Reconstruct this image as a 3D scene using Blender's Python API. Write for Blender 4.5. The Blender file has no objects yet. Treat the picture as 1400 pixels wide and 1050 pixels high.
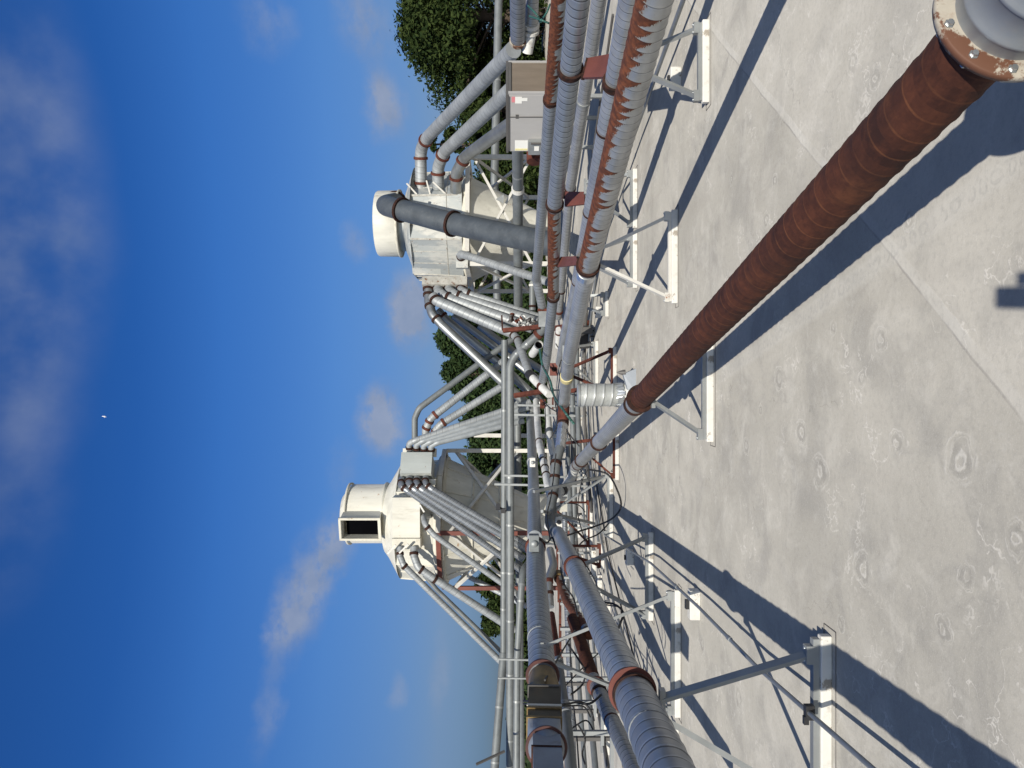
import bpy, math, random
import numpy as np
from mathutils import Vector, Matrix, Quaternion
random.seed(7); np.random.seed(7)
scene = bpy.context.scene
COL = scene.collection
F = 1020.0; HC = 1.6                      # focal length in photo pixels, eye height

# ------------------------------------------------------------------ survey
# measured sight lines of the photograph turned into metres: D is the distance ahead of the eye
def P(x, y, D): return Vector(((525-y)/F*D, D, HC-(x-700)/F*D))
def PZ(x, y, Z): return P(x, y, (HC-Z)*F/(x-700))
def G(x, y): return PZ(x, y, 0.0)
def proj(p): return (700-(p.z-HC)/p.y*F, 525-p.x/p.y*F)

# ------------------------------------------------------------------ node helpers
class NT:
    def __init__(s, tree): s.t = tree; s.t.nodes.clear()
    def n(s, typ, **kw):
        nd = s.t.nodes.new(typ)
        for k, v in kw.items(): setattr(nd, k, v)
        return nd
    def set(s, sock, v):
        if isinstance(v, bpy.types.NodeSocket): s.t.links.new(v, sock)
        elif v is not None:
            if hasattr(sock, 'default_value') and not isinstance(v, (int, float)):
                v = tuple(v)
                if len(sock.default_value) == 4 and len(v) == 3: v = v+(1,)
            sock.default_value = v
    def m(s, op, a, b=None, c=None, clamp=False):
        nd = s.n('ShaderNodeMath', operation=op, use_clamp=clamp)
        for i, v in enumerate((a, b, c)):
            if v is not None: s.set(nd.inputs[i], v)
        return nd.outputs[0]
    def vm(s, op, a, b=None):
        nd = s.n('ShaderNodeVectorMath', operation=op)
        s.set(nd.inputs[0], a)
        if b is not None: s.set(nd.inputs[1], b)
        return nd.outputs['Value'] if op in ('LENGTH', 'DISTANCE', 'DOT_PRODUCT') else nd.outputs[0]
    def mix(s, f, a, b, blend='MIX'):
        nd = s.n('ShaderNodeMix', data_type='RGBA', blend_type=blend)
        s.set(nd.inputs['Factor'], f); s.set(nd.inputs['A'], None)
        s.set(nd.inputs[6], a); s.set(nd.inputs[7], b)
        return nd.outputs[2]
    def noise(s, vec, scale, detail=4, rough=.55, dist=0):
        nd = s.n('ShaderNodeTexNoise')
        s.set(nd.inputs['Vector'], vec); nd.inputs['Scale'].default_value = scale
        nd.inputs['Detail'].default_value = detail; nd.inputs['Roughness'].default_value = rough
        nd.inputs['Distortion'].default_value = dist
        return nd.outputs['Fac']
    def step(s, v, a, b):
        nd = s.n('ShaderNodeMapRange', interpolation_type='SMOOTHSTEP')
        s.set(nd.inputs[0], v); nd.inputs[1].default_value = a; nd.inputs[2].default_value = b
        return nd.outputs[0]
    def sc(s, vec, xyz): return s.vm('MULTIPLY', vec, xyz)
    def sep(s, vec):
        nd = s.n('ShaderNodeSeparateXYZ'); s.set(nd.inputs[0], vec); return nd.outputs
    def comb(s, x, y, z):
        nd = s.n('ShaderNodeCombineXYZ')
        for i, v in enumerate((x, y, z)): s.set(nd.inputs[i], v)
        return nd.outputs[0]
    def out(s, col, rough=.5, metal=0, bump=None, bstr=.3, bdist=.01, spec=None):
        b = s.n('ShaderNodeBsdfPrincipled')
        s.set(b.inputs['Base Color'], col); s.set(b.inputs['Roughness'], rough); s.set(b.inputs['Metallic'], metal)
        if spec is not None: b.inputs['Specular IOR Level'].default_value = spec
        if bump is not None:
            bn = s.n('ShaderNodeBump'); bn.inputs['Strength'].default_value = bstr
            bn.inputs['Distance'].default_value = bdist
            s.set(bn.inputs['Height'], bump); s.set(b.inputs['Normal'], bn.outputs[0])
        o = s.n('ShaderNodeOutputMaterial'); s.t.links.new(b.outputs[0], o.inputs[0])
        return b

def newmat(name):
    m = bpy.data.materials.new(name); m.use_nodes = True
    return m, NT(m.node_tree)

def galv(name, base=(.47, .50, .53), var=.12, rough=.42, metal=.55, pitch=None, line=.07, rust=None, dirt=.25, lineamt=.45):
    """galvanised sheet; pitch: spiral lock seam; rust=(half width, drip length) of the rusted top, as turns"""
    m, t = newmat(name)
    tc = t.n('ShaderNodeTexCoord'); ob = tc.outputs['Object']
    uv = t.sep(tc.outputs['UV']); u, v = uv[0], uv[1]
    n1 = t.noise(ob, 3.1, 5); n2 = t.noise(ob, 17, 4)
    c1 = tuple(c*(1-var) for c in base); c2 = tuple(min(1, c*(1+var)) for c in base)
    col = t.mix(t.step(n1, .35, .65), c1, c2)
    col = t.mix(t.m('MULTIPLY', t.step(n2, .5, .75), dirt), col, (.30, .29, .27))
    bump = t.m('MULTIPLY', n2, .15); rg = t.m('MULTIPLY_ADD', n1, .3, rough-.15); mt = metal
    if pitch:
        k = t.m('FRACT', t.m('ADD', t.m('DIVIDE', v, pitch), u))
        d = t.m('ABSOLUTE', t.m('SUBTRACT', k, .5))
        ln = t.m('SUBTRACT', 1, t.step(d, line*.4, line))
        hl = t.m('SUBTRACT', 1, t.step(t.m('ABSOLUTE', t.m('SUBTRACT', k, .5+line*1.7)), line*.3, line*.9))  # highlight along one flank of the seam, painted into the colour
        band = t.noise(t.comb(0, 0, t.m('FLOOR', t.m('ADD', t.m('DIVIDE', v, pitch), u))), 3.7, 1)
        col = t.mix(t.m('MULTIPLY', t.step(band, .3, .7), .22), col, tuple(c*.72 for c in base))
        stain = t.m('MULTIPLY', t.step(t.noise(t.comb(t.m('MULTIPLY', u, 9), t.m('MULTIPLY', k, .6), t.m('FLOOR', t.m('ADD', t.m('DIVIDE', v, pitch), u))), 2.0, 3), .52, .7), t.m('SUBTRACT', 1, k))
        col = t.mix(t.m('MULTIPLY', stain, .35), col, (.25, .27, .29))
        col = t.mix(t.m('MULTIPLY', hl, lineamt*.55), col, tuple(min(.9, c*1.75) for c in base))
        col = t.mix(t.m('MULTIPLY', ln, lineamt), col, (.06, .065, .07))
        bump = t.m('ADD', bump, ln)
    if rust:
        w, drip = rust
        kk = k if pitch else t.m('FRACT', t.m('DIVIDE', v, .09))
        kr = t.m('FRACT', t.m('ADD', kk, .5))
        cell = t.m('FLOOR', t.m('ADD', t.m('ADD', t.m('DIVIDE', v, pitch or .09), u), .5))
        rnd = t.n('ShaderNodeTexWhiteNoise', noise_dimensions='1D'); t.set(rnd.inputs['W'], cell)
        tooth = t.m('MULTIPLY', t.m('POWER', t.m('SUBTRACT', 1, kr), .8), t.m('MULTIPLY_ADD', t.m('POWER', rnd.outputs['Value'], 1.6), drip*1.9, drip*.0))
        wob = t.m('MULTIPLY', t.m('SUBTRACT', t.noise(t.comb(t.m('MULTIPLY', u, 3), v, 0), 34, 5, .65), .5), drip*1.1)
        big = t.m('MULTIPLY', t.m('SUBTRACT', t.noise(t.comb(0, t.m('MULTIPLY', v, .8), 1), 2.1, 3), .5), w*.8)
        lim = t.m('ADD', t.m('ADD', t.m('ADD', tooth, w), wob), big)
        dd = t.m('SUBTRACT', t.m('ABSOLUTE', u), lim)
        rm = t.m('SUBTRACT', 1, t.step(dd, -.006, .006))
        halo = t.m('SUBTRACT', 1, t.step(dd, .0, .05))
        rn = t.noise(ob, 22, 5)
        rc = t.mix(t.step(rn, .35, .7), (.066, .019, .009), (.175, .053, .020))
        col = t.mix(t.m('MULTIPLY', halo, .45), col, (.40, .39, .30))
        col = t.mix(rm, col, rc)
        rg = t.m('MAXIMUM', rg, t.m('MULTIPLY', rm, .9))
        mt = t.m('MULTIPLY', t.m('SUBTRACT', 1, rm), metal)
    t.out(col, rg, mt, bump, .5, .004)
    return m

def rusty(name, dark=(.045, .016, .010), light=(.15, .052, .022), pitch=None, rough=.85, scale=9):
    m, t = newmat(name)
    tc = t.n('ShaderNodeTexCoord'); ob = tc.outputs['Object']; uv = t.sep(tc.outputs['UV']); u, v = uv[0], uv[1]
    n1 = t.noise(ob, scale, 6, .6); n2 = t.noise(ob, 60, 4); bump = n2
    f = t.step(n1, .32, .72)
    if pitch:
        k = t.m('FRACT', t.m('ADD', t.m('DIVIDE', v, pitch), u))
        cell = t.m('FLOOR', t.m('ADD', t.m('DIVIDE', v, pitch), u))
        rnd = t.n('ShaderNodeTexWhiteNoise', noise_dimensions='1D'); t.set(rnd.inputs['W'], cell)
        st = t.noise(t.comb(t.m('MULTIPLY', u, 7), t.m('MULTIPLY', k, .5), t.m('MULTIPLY', cell, 3.1)), 2.2, 5, .65)
        f = t.m('ADD', t.m('MULTIPLY', t.step(st, .35, .75), .55), t.m('MULTIPLY', rnd.outputs['Value'], .45))
    col = t.mix(f, dark, light)
    if pitch:
        d = t.m('ABSOLUTE', t.m('SUBTRACT', k, .5))
        ln = t.m('MULTIPLY', t.m('SUBTRACT', 1, t.step(d, .015, .06)), t.step(t.noise(ob, 6, 4), .3, .65))
        col = t.mix(t.m('MULTIPLY', ln, .42), col, (.24, .095, .04))
        col = t.mix(t.m('MULTIPLY', t.step(t.noise(ob, 2.3, 5, .65), .48, .68), .5), col, (.028, .014, .012))
        col = t.mix(t.m('MULTIPLY', t.step(t.noise(ob, 4.1, 6, .7), .58, .72), .4), col, (.135, .052, .024))
        scr = t.m('MULTIPLY', t.step(t.noise(t.comb(t.m('MULTIPLY', u, 14), t.m('MULTIPLY', v, 16), 2), 1, 5, .7), .74, .78), .5)
        col = t.mix(scr, col, (.33, .24, .18))
    col = t.mix(t.m('MULTIPLY', t.step(n2, .5, .8), .35), col, tuple(c*.5 for c in dark))
    t.out(col, rough, 0, bump, .35, .004, .25)
    return m

def paint(name, col, var=.08, rough=.55, stain=None, scale=2.5, streak=False, chips=None, metal=0, chipl=.64, spec=None):
    m, t = newmat(name)
    ob = t.n('ShaderNodeTexCoord').outputs['Object']
    v = t.sc(ob, (1, 1, .22)) if streak else ob
    n1 = t.noise(v, scale, 6, .6); n2 = t.noise(ob, 30, 3)
    c = t.mix(t.step(n1, .3, .7), tuple(x*(1-var) for x in col), tuple(min(1, x*(1+var)) for x in col))
    if stain: c = t.mix(t.m('MULTIPLY', t.step(t.noise(v, scale*2.3, 6, .65), .52, .74), .6), c, stain)
    if chips: c = t.mix(t.step(t.noise(ob, 7, 6, .7), chipl, chipl+.05), c, chips)
    t.out(c, rough, metal, n2, .12, .004, spec)
    return m

SP = .085
M = dict(
 galv=galv('galvanised spiral duct', base=(.47, .48, .475), pitch=.085, lineamt=.65),
 galv_fine=galv('galvanised spiral fine', base=(.35, .375, .395), pitch=.11, line=.085, dirt=.35, lineamt=.85),
 galv_far=galv('galvanised spiral far', base=(.335, .355, .365), pitch=.16, line=.12, lineamt=.22, metal=.3, rough=.55),
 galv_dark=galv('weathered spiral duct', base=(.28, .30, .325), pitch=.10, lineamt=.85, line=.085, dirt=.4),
 galv_mid=galv('plain matt galvanised tube', base=(.31, .335, .35), rough=.55, metal=.3, dirt=.2),
 galv_smooth=galv('galvanised plain tube', base=(.34, .355, .355), rough=.44, metal=.75, dirt=.12),
 galv_grey=galv('dull grey tube', base=(.165, .18, .185), rough=.55, metal=.2, dirt=.2),
 galv_paint=galv('slate painted tube', base=(.066, .077, .088), rough=.5, metal=.0, dirt=.1),
 galv_drip=galv('spiral duct rusted on top', base=(.46, .46, .44), pitch=.085, rust=(.125, .14)),
 galv_drip2=galv('spiral duct heavily rusted', base=(.37, .39, .40), pitch=.10, rust=(.235, .14)),
 galv_drip3=galv('spiral duct rust stripes', base=(.40, .42, .42), pitch=.17, rust=(.22, .20)),
 rust_pipe=rusty('rust brown spiral duct', (.040, .015, .011), (.112, .038, .020), pitch=.092),
 rust_ring=rusty('rusted coupling', (.018, .010, .008), (.062, .024, .016), scale=20),
 rust_far=rusty('rust red steel', (.065, .021, .015), (.15, .047, .030), scale=6),
 oxide=paint('red oxide paint', (.155, .047, .034), .15, .7, (.13, .05, .04)),
 white=paint('white roof paint', (.66, .645, .60), .07, .7, (.42, .39, .33), 6, False, (.34, .30, .25), 0, .60),
 cream=paint('cream cyclone paint', (.60, .585, .515), .12, .55, (.36, .34, .28), 2.4, True, (.36, .22, .12)),
 cream_seam=paint('cream seam strip', (.60, .575, .49), .08, .6, (.36, .32, .24), 3, False, (.28, .14, .07)),
 whitepipe=paint('white wrapped tube', (.66, .66, .63), .1, .55, (.34, .30, .26), 5, False, (.2, .08, .04)),
 patch=paint('patched galvanised cladding', (.38, .41, .43), .35, .5, (.62, .61, .56), 1.6, True, (.19, .15, .12), .2),
 plenum=paint('pale plenum sheet', (.46, .49, .47), .15, .5, (.56, .55, .5), 1.5, True, (.25, .2, .15), .1),
 beam=paint('white steel frame', (.60, .585, .54), .08, .6, (.45, .42, .36), 3, False, (.30, .12, .06)),
 strut=galv('galvanised strut channel', base=(.30, .315, .315), rough=.5, metal=.4, dirt=.3),
 conduit=galv('galvanised conduit', base=(.32, .34, .35), rough=.45, metal=.6),
 cable=paint('black cable', (.018, .018, .02), .2, .6),
 green=paint('green wire', (.03, .10, .085), .2, .5),
 yellow=paint('yellow rope', (.66, .57, .28), .2, .8),
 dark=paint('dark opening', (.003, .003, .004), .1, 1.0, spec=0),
 black=paint('black plastic', (.022, .022, .024), .15, .5),
 acgrey=paint('equipment grey enamel', (.40, .39, .38), .04, .45, (.33, .32, .30), 2, True),
 acdark=paint('equipment dark trim', (.10, .095, .09), .1, .5),
 sticker=paint('white sticker', (.80, .79, .74), .03, .6),
 pink=paint('red sticker', (.66, .22, .24), .1, .6),
 ylabel=paint('yellow sticker', (.75, .68, .34), .1, .6),
 ochre=paint('ochre stained duct', (.20, .135, .055), .35, .4, (.05, .05, .03), 4, False, None, .3),
 darkduct=paint('dark stained duct panel', (.075, .068, .050), .3, .3, (.15, .10, .05), 3, False, None, .4),
 boxgrey=paint('blue grey duct box', (.20, .23, .27), .12, .45, (.12, .10, .09), 4),
 ringwhite=paint('rust stained white flange', (.37, .335, .275), .15, .7, (.20, .10, .05), 11, False, (.12, .05, .026), 0, .47),
 bolt=galv('zinc bolt', base=(.50, .52, .52), rough=.35, metal=.8),
 collar=galv('worn collar sheet', base=(.27, .29, .31), rough=.5, metal=.35, dirt=.55),
 foil=galv('crinkled foil', base=(.66, .67, .67), rough=.28, metal=.85),
 caulk=paint('sealant bead', (.16, .15, .14), .1, .7),
 bark=paint('bark', (.075, .055, .04), .2, .9),
 bird=paint('white feathers', (.8, .8, .8), .05, .7),
)
def patchmat():
    m, t = newmat('patched cyclone cladding')
    ob = t.n('ShaderNodeTexCoord').outputs['Object']; q = t.sep(ob)
    an = t.m('MULTIPLY', t.m('ARCTAN2', q[1], q[0]), 24/(2*math.pi))
    cell = t.comb(t.m('FLOOR', an), t.m('FLOOR', t.m('MULTIPLY', q[2], 1.1)), 0)
    wn = t.n('ShaderNodeTexWhiteNoise', noise_dimensions='3D'); t.set(wn.inputs['Vector'], cell)
    v = t.sc(ob, (1, 1, .35))
    c = t.mix(wn.outputs['Value'], (.27, .30, .32), (.47, .49, .47))
    c = t.mix(t.m('MULTIPLY', t.step(t.noise(v, 2.6, 6, .65), .46, .62), .75), c, (.60, .59, .54))
    c = t.mix(t.m('MULTIPLY', t.step(t.noise(v, 4.5, 6, .7), .55, .70), .6), c, (.22, .235, .245))
    c = t.mix(t.m('MULTIPLY', t.step(t.noise(ob, 9, 6, .75), .60, .68), .7), c, (.20, .12, .07))
    t.out(c, .5, .15, t.noise(ob, 14, 4), .15, .01); return m
M['patch'] = patchmat()
M['dirty_strip'] = paint('dirty grey seam strip', (.42, .41, .37), .2, .6, (.20, .14, .09), 5, False, (.16, .08, .045), 0, .58)
M['oxide_dark'] = paint('dark red flange', (.075, .026, .022), .2, .6, (.03, .015, .012), 9)
def coilmat():
    m, t = newmat('brown coil guard')
    ob = t.n('ShaderNodeTexCoord').outputs['Object']; z = t.sep(ob)
    fins = t.m('FRACT', t.m('MULTIPLY', t.m('ADD', z[0], z[1]), 40))
    n = t.noise(t.sc(ob, (1, 1, .3)), 9, 4)
    c = t.mix(n, (.15, .12, .09), (.24, .195, .15))
    c = t.mix(t.m('MULTIPLY', t.step(fins, .5, .8), .4), c, (.06, .05, .04))
    t.out(c, .7, 0, fins, .3, .004); return m
M['coil'] = coilmat()
def leafmat(name, a, b):
    m, t = newmat(name)
    oi = t.n('ShaderNodeNewGeometry').outputs['Random Per Island']
    c = t.mix(oi, a, b)
    bs = t.out(c, .8, 0, None, spec=.08)
    bs.inputs['Transmission Weight'].default_value = 0
    return m
M['leaf_a'] = leafmat('leaf_oak', (.010, .021, .006), (.044, .062, .017))
M['leaf_b'] = leafmat('leaf_conifer', (.012, .026, .010), (.042, .066, .022))
M['leaf_far'] = leafmat('leaf_far', (.02, .035, .014), (.05, .075, .03))

def roofmat():
    m, t = newmat('grey roof membrane')
    pos = t.n('ShaderNodeTexCoord').outputs['Object']
    w = t.n('ShaderNodeTexNoise'); w.inputs['Scale'].default_value = 9; w.inputs['Detail'].default_value = 4
    t.set(w.inputs['Vector'], pos)
    warp = t.vm('ADD', pos, t.sc(t.vm('SUBTRACT', w.outputs['Color'], (.5, .5, .5)), (.09, .09, 0)))
    big = t.noise(pos, .55, 6, .6); mid = t.noise(pos, 2.4, 6, .62, .6); fine = t.noise(pos, 140, 2, .6); grain = t.noise(pos, 38, 4, .7)
    col = t.mix(t.step(big, .30, .70), (.335, .320, .285), (.440, .420, .375))
    col = t.mix(t.m('MULTIPLY', t.step(mid, .44, .68), .5), col, (.245, .238, .224))
    soft = t.m('MULTIPLY', t.step(t.noise(pos, 3.6, 6, .68, .8), .44, .72), t.step(t.noise(pos, .9, 4), .35, .6))
    col = t.mix(t.m('MULTIPLY', soft, .55), col, (.52, .50, .455))
    # run-off streaks along the fall of the roof
    sk = t.noise(t.sc(pos, (5.5, .5, 1)), 1.0, 6, .65)
    far = t.step(t.sep(pos)[1], 5.5, 11)
    col = t.mix(t.m('MULTIPLY', t.m('MULTIPLY', t.step(sk, .5, .72), .5), t.m('MULTIPLY_ADD', far, .8, .2)), col, (.27, .245, .215))
    # pale scuffs
    v = t.n('ShaderNodeTexVoronoi', feature='DISTANCE_TO_EDGE'); v.inputs['Scale'].default_value = 3.2
    t.set(v.inputs['Vector'], t.vm('ADD', warp, t.sc(t.vm('SUBTRACT', w.outputs['Color'], (.5, .5, .5)), (.5, .5, 0))))
    crack = t.m('SUBTRACT', 1, t.step(v.outputs['Distance'], .006, .03))
    patchm = t.step(t.noise(pos, 1.1, 4), .44, .60)
    scuff = t.m('MULTIPLY', t.m('MULTIPLY', crack, patchm), t.step(t.noise(pos, 6, 3), .42, .58))
    col = t.mix(t.m('MULTIPLY', scuff, .85), col, (.55, .53, .49))
    blot = t.m('MULTIPLY', t.step(t.noise(warp, 5.5, 7, .75), .54, .72), t.step(t.noise(pos, .8, 3), .40, .58))
    col = t.mix(t.m('MULTIPLY', blot, .7), col, (.48, .465, .43))
    height = t.m('ADD', t.m('MULTIPLY', grain, .35), t.m('MULTIPLY', fine, .3))
    height = t.m('ADD', height, t.m('MULTIPLY', scuff, .3))
    v2 = t.n('ShaderNodeTexVoronoi', feature='DISTANCE_TO_EDGE'); v2.inputs['Scale'].default_value = .55
    t.set(v2.inputs['Vector'], t.vm('ADD', pos, t.sc(t.vm('SUBTRACT', w.outputs['Color'], (.5, .5, .5)), (.35, .35, 0))))
    hair = t.m('MULTIPLY', t.m('SUBTRACT', 1, t.step(v2.outputs['Distance'], .0, .004)), t.step(t.noise(pos, 1.7, 3), .5, .62))
    col = t.mix(t.m('MULTIPLY', hair, .4), col, (.15, .145, .135))
    drag = t.noise(t.sc(warp, (2.2, 26, 1)), 1.0, 4, .7)
    col = t.mix(t.m('MULTIPLY', t.m('MULTIPLY', t.step(drag, .60, .68), t.step(t.noise(pos, 2.1, 2), .52, .62)), .45), col, (.50, .485, .45))
    # fastener plates and old penetrations: rings of sealant
    rings = [(1121, 645, .10), (1095, 590, .07), (1065, 517, .075), (1204, 465, .06), (1178, 519, .04), (1312, 628, .095), (1224, 607, .06),
             (1179, 777, .085), (1322, 789, .05), (1140, 448, .035), (1390, 738, .06), (1149, 851, .04), (1060, 246, .05), (1048, 300, .05),
             (1020, 610, .06), (1040, 560, .04), (1243, 300, .05), (1000, 245, .05), (1197, 105, .06), (960, 880, .07), (1010, 955, .09), (1290, 860, .05), (1166, 85, .06)]
    w3 = t.n('ShaderNodeTexNoise'); w3.inputs['Scale'].default_value = 34; w3.inputs['Detail'].default_value = 4; t.set(w3.inputs['Vector'], pos)
    rwarp = t.vm('ADD', t.vm('ADD', pos, t.sc(t.vm('SUBTRACT', w.outputs['Color'], (.5, .5, .5)), (.07, .07, 0))), t.sc(t.vm('SUBTRACT', w3.outputs['Color'], (.5, .5, .5)), (.035, .035, 0)))
    light = None; darkm = None
    for (px, py, r) in rings:
        g = G(px, py)
        d = t.m('DIVIDE', t.vm('DISTANCE', t.vm('MULTIPLY', rwarp, (1, 1, 0)), (g.x, g.y, 0)), r)
        o = t.m('SUBTRACT', 1, t.step(t.m('ABSOLUTE', t.m('SUBTRACT', d, 1.0)), .01, .11))
        i = t.m('SUBTRACT', 1, t.step(t.m('ABSOLUTE', t.m('SUBTRACT', d, .30)), .02, .13))
        i = t.m('ADD', i, t.m('MULTIPLY', t.m('SUBTRACT', 1, t.step(t.m('ABSOLUTE', t.m('SUBTRACT', d, .78)), .01, .07)), .5))
        dk = t.m('SUBTRACT', 1, t.step(t.m('ABSOLUTE', t.m('SUBTRACT', d, .55)), .05, .28))
        o = t.m('ADD', t.m('MULTIPLY', o, .8), i)
        light = o if light is None else t.m('MAXIMUM', light, o)
        darkm = dk if darkm is None else t.m('MAXIMUM', darkm, dk)
    brk = t.step(t.noise(pos, 13, 4), .36, .58)
    light = t.m('MULTIPLY', light, brk)
    darkm = t.m('MULTIPLY', darkm, t.step(t.noise(pos, 9, 4), .3, .6))
    col = t.mix(t.m('MULTIPLY', darkm, .38), col, (.185, .18, .17))
    col = t.mix(t.m('MULTIPLY', light, .62), col, (.54, .525, .49))
    height = t.m('ADD', height, t.m('MULTIPLY', light, .55))
    # a lap joint and a row of dimples
    def lines(a, b):
        a = Vector((a.x, a.y)); b = Vector((b.x, b.y)); dr = (b-a).normalized(); nr = Vector((-dr.y, dr.x))
        along = t.vm('DOT_PRODUCT', t.vm('SUBTRACT', pos, (a.x, a.y, 0)), (dr.x, dr.y, 0))
        across = t.vm('DOT_PRODUCT', t.vm('SUBTRACT', pos, (a.x, a.y, 0)), (nr.x, nr.y, 0))
        return along, across
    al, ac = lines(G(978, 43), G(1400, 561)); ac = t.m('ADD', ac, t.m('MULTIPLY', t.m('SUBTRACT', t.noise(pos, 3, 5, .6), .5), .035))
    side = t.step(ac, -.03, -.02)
    col = t.mix(t.m('MULTIPLY', side, t.m('MULTIPLY_ADD', t.step(t.noise(pos, 1.6, 5, .65), .3, .7), .22, .06)), col, (.60, .575, .525))  # sheet past the lap painted paler, for the glow opposite the sun
    strip = t.m('SUBTRACT', 1, t.step(t.m('ABSOLUTE', ac), .022, .030))
    edge = t.m('SUBTRACT', 1, t.step(t.m('ABSOLUTE', t.m('ADD', ac, .027)), .003, .008))
    strip = t.m('MULTIPLY', strip, t.m('MULTIPLY_ADD', t.step(t.noise(pos, 2.2, 3), .4, .6), .7, .3))
    col = t.mix(t.m('MULTIPLY', strip, .4), col, (.54, .53, .50)); col = t.mix(t.m('MULTIPLY', t.m('MULTIPLY', edge, .4), t.step(t.noise(pos, 5, 3), .35, .6)), col, (.20, .19, .18))
    height = t.m('ADD', height, t.m('MULTIPLY', strip, .6))
    al, ac = lines(G(1400, 214), G(986, 515))
    cu = t.m('SUBTRACT', t.m('FRACT', t.m('DIVIDE', t.m('ADD', al, t.m('MULTIPLY', t.noise(pos, 7, 2), .12)), .075)), .5)
    wob = t.m('MULTIPLY', t.m('SUBTRACT', t.noise(pos, 12, 3), .5), .05)
    dd = t.vm('LENGTH', t.comb(t.m('MULTIPLY', cu, .075), t.m('ADD', ac, wob), 0))
    ring = t.m('SUBTRACT', 1, t.step(t.m('ABSOLUTE', t.m('SUBTRACT', dd, .023)), .003, .011))
    vis = t.m('MULTIPLY', t.step(al, -.5, .2), t.m('SUBTRACT', 1, t.step(al, 3.0, 4.6)))
    ring = t.m('MULTIPLY', t.m('MULTIPLY', ring, vis), t.step(t.noise(pos, 17, 4), .38, .55))
    halo = t.m('MULTIPLY', t.m('SUBTRACT', 1, t.step(t.m('ABSOLUTE', t.m('ADD', ac, wob)), .03, .07)), vis)
    col = t.mix(t.m('MULTIPLY', halo, .22), col, (.54, .53, .50))
    col = t.mix(t.m('MULTIPLY', ring, .28), col, (.29, .285, .27))
    height = t.m('ADD', height, t.m('MULTIPLY', ring, .25))
    col = t.mix(t.m('MULTIPLY', t.step(grain, .45, .70), .22), col, (.20, .195, .185))
    col = t.mix(t.m('MULTIPLY', t.step(fine, .56, .70), .35), col, (.52, .50, .47))
    b = t.out(col, .9, 0, height, .6, .004, .2)
    b.inputs['Diffuse Roughness'].default_value = .4
    return m
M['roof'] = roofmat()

# ------------------------------------------------------------------ objects
def thing(name, label, cat, loc=(0, 0, 0), group=None):
    o = bpy.data.objects.new(name, None); COL.objects.link(o); o.location = loc
    o.empty_display_size = .1
    o['label'] = label; o['category'] = cat
    if group: o['group'] = group
    return o
def tag(o, label, cat, group=None):
    o['label'] = label; o['category'] = cat
    if group: o['group'] = group
    return o
def root_loc(p):
    l = Vector((0, 0, 0)); q = p
    while q: l = l+Vector(q.location); q = q.parent
    return l

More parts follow.
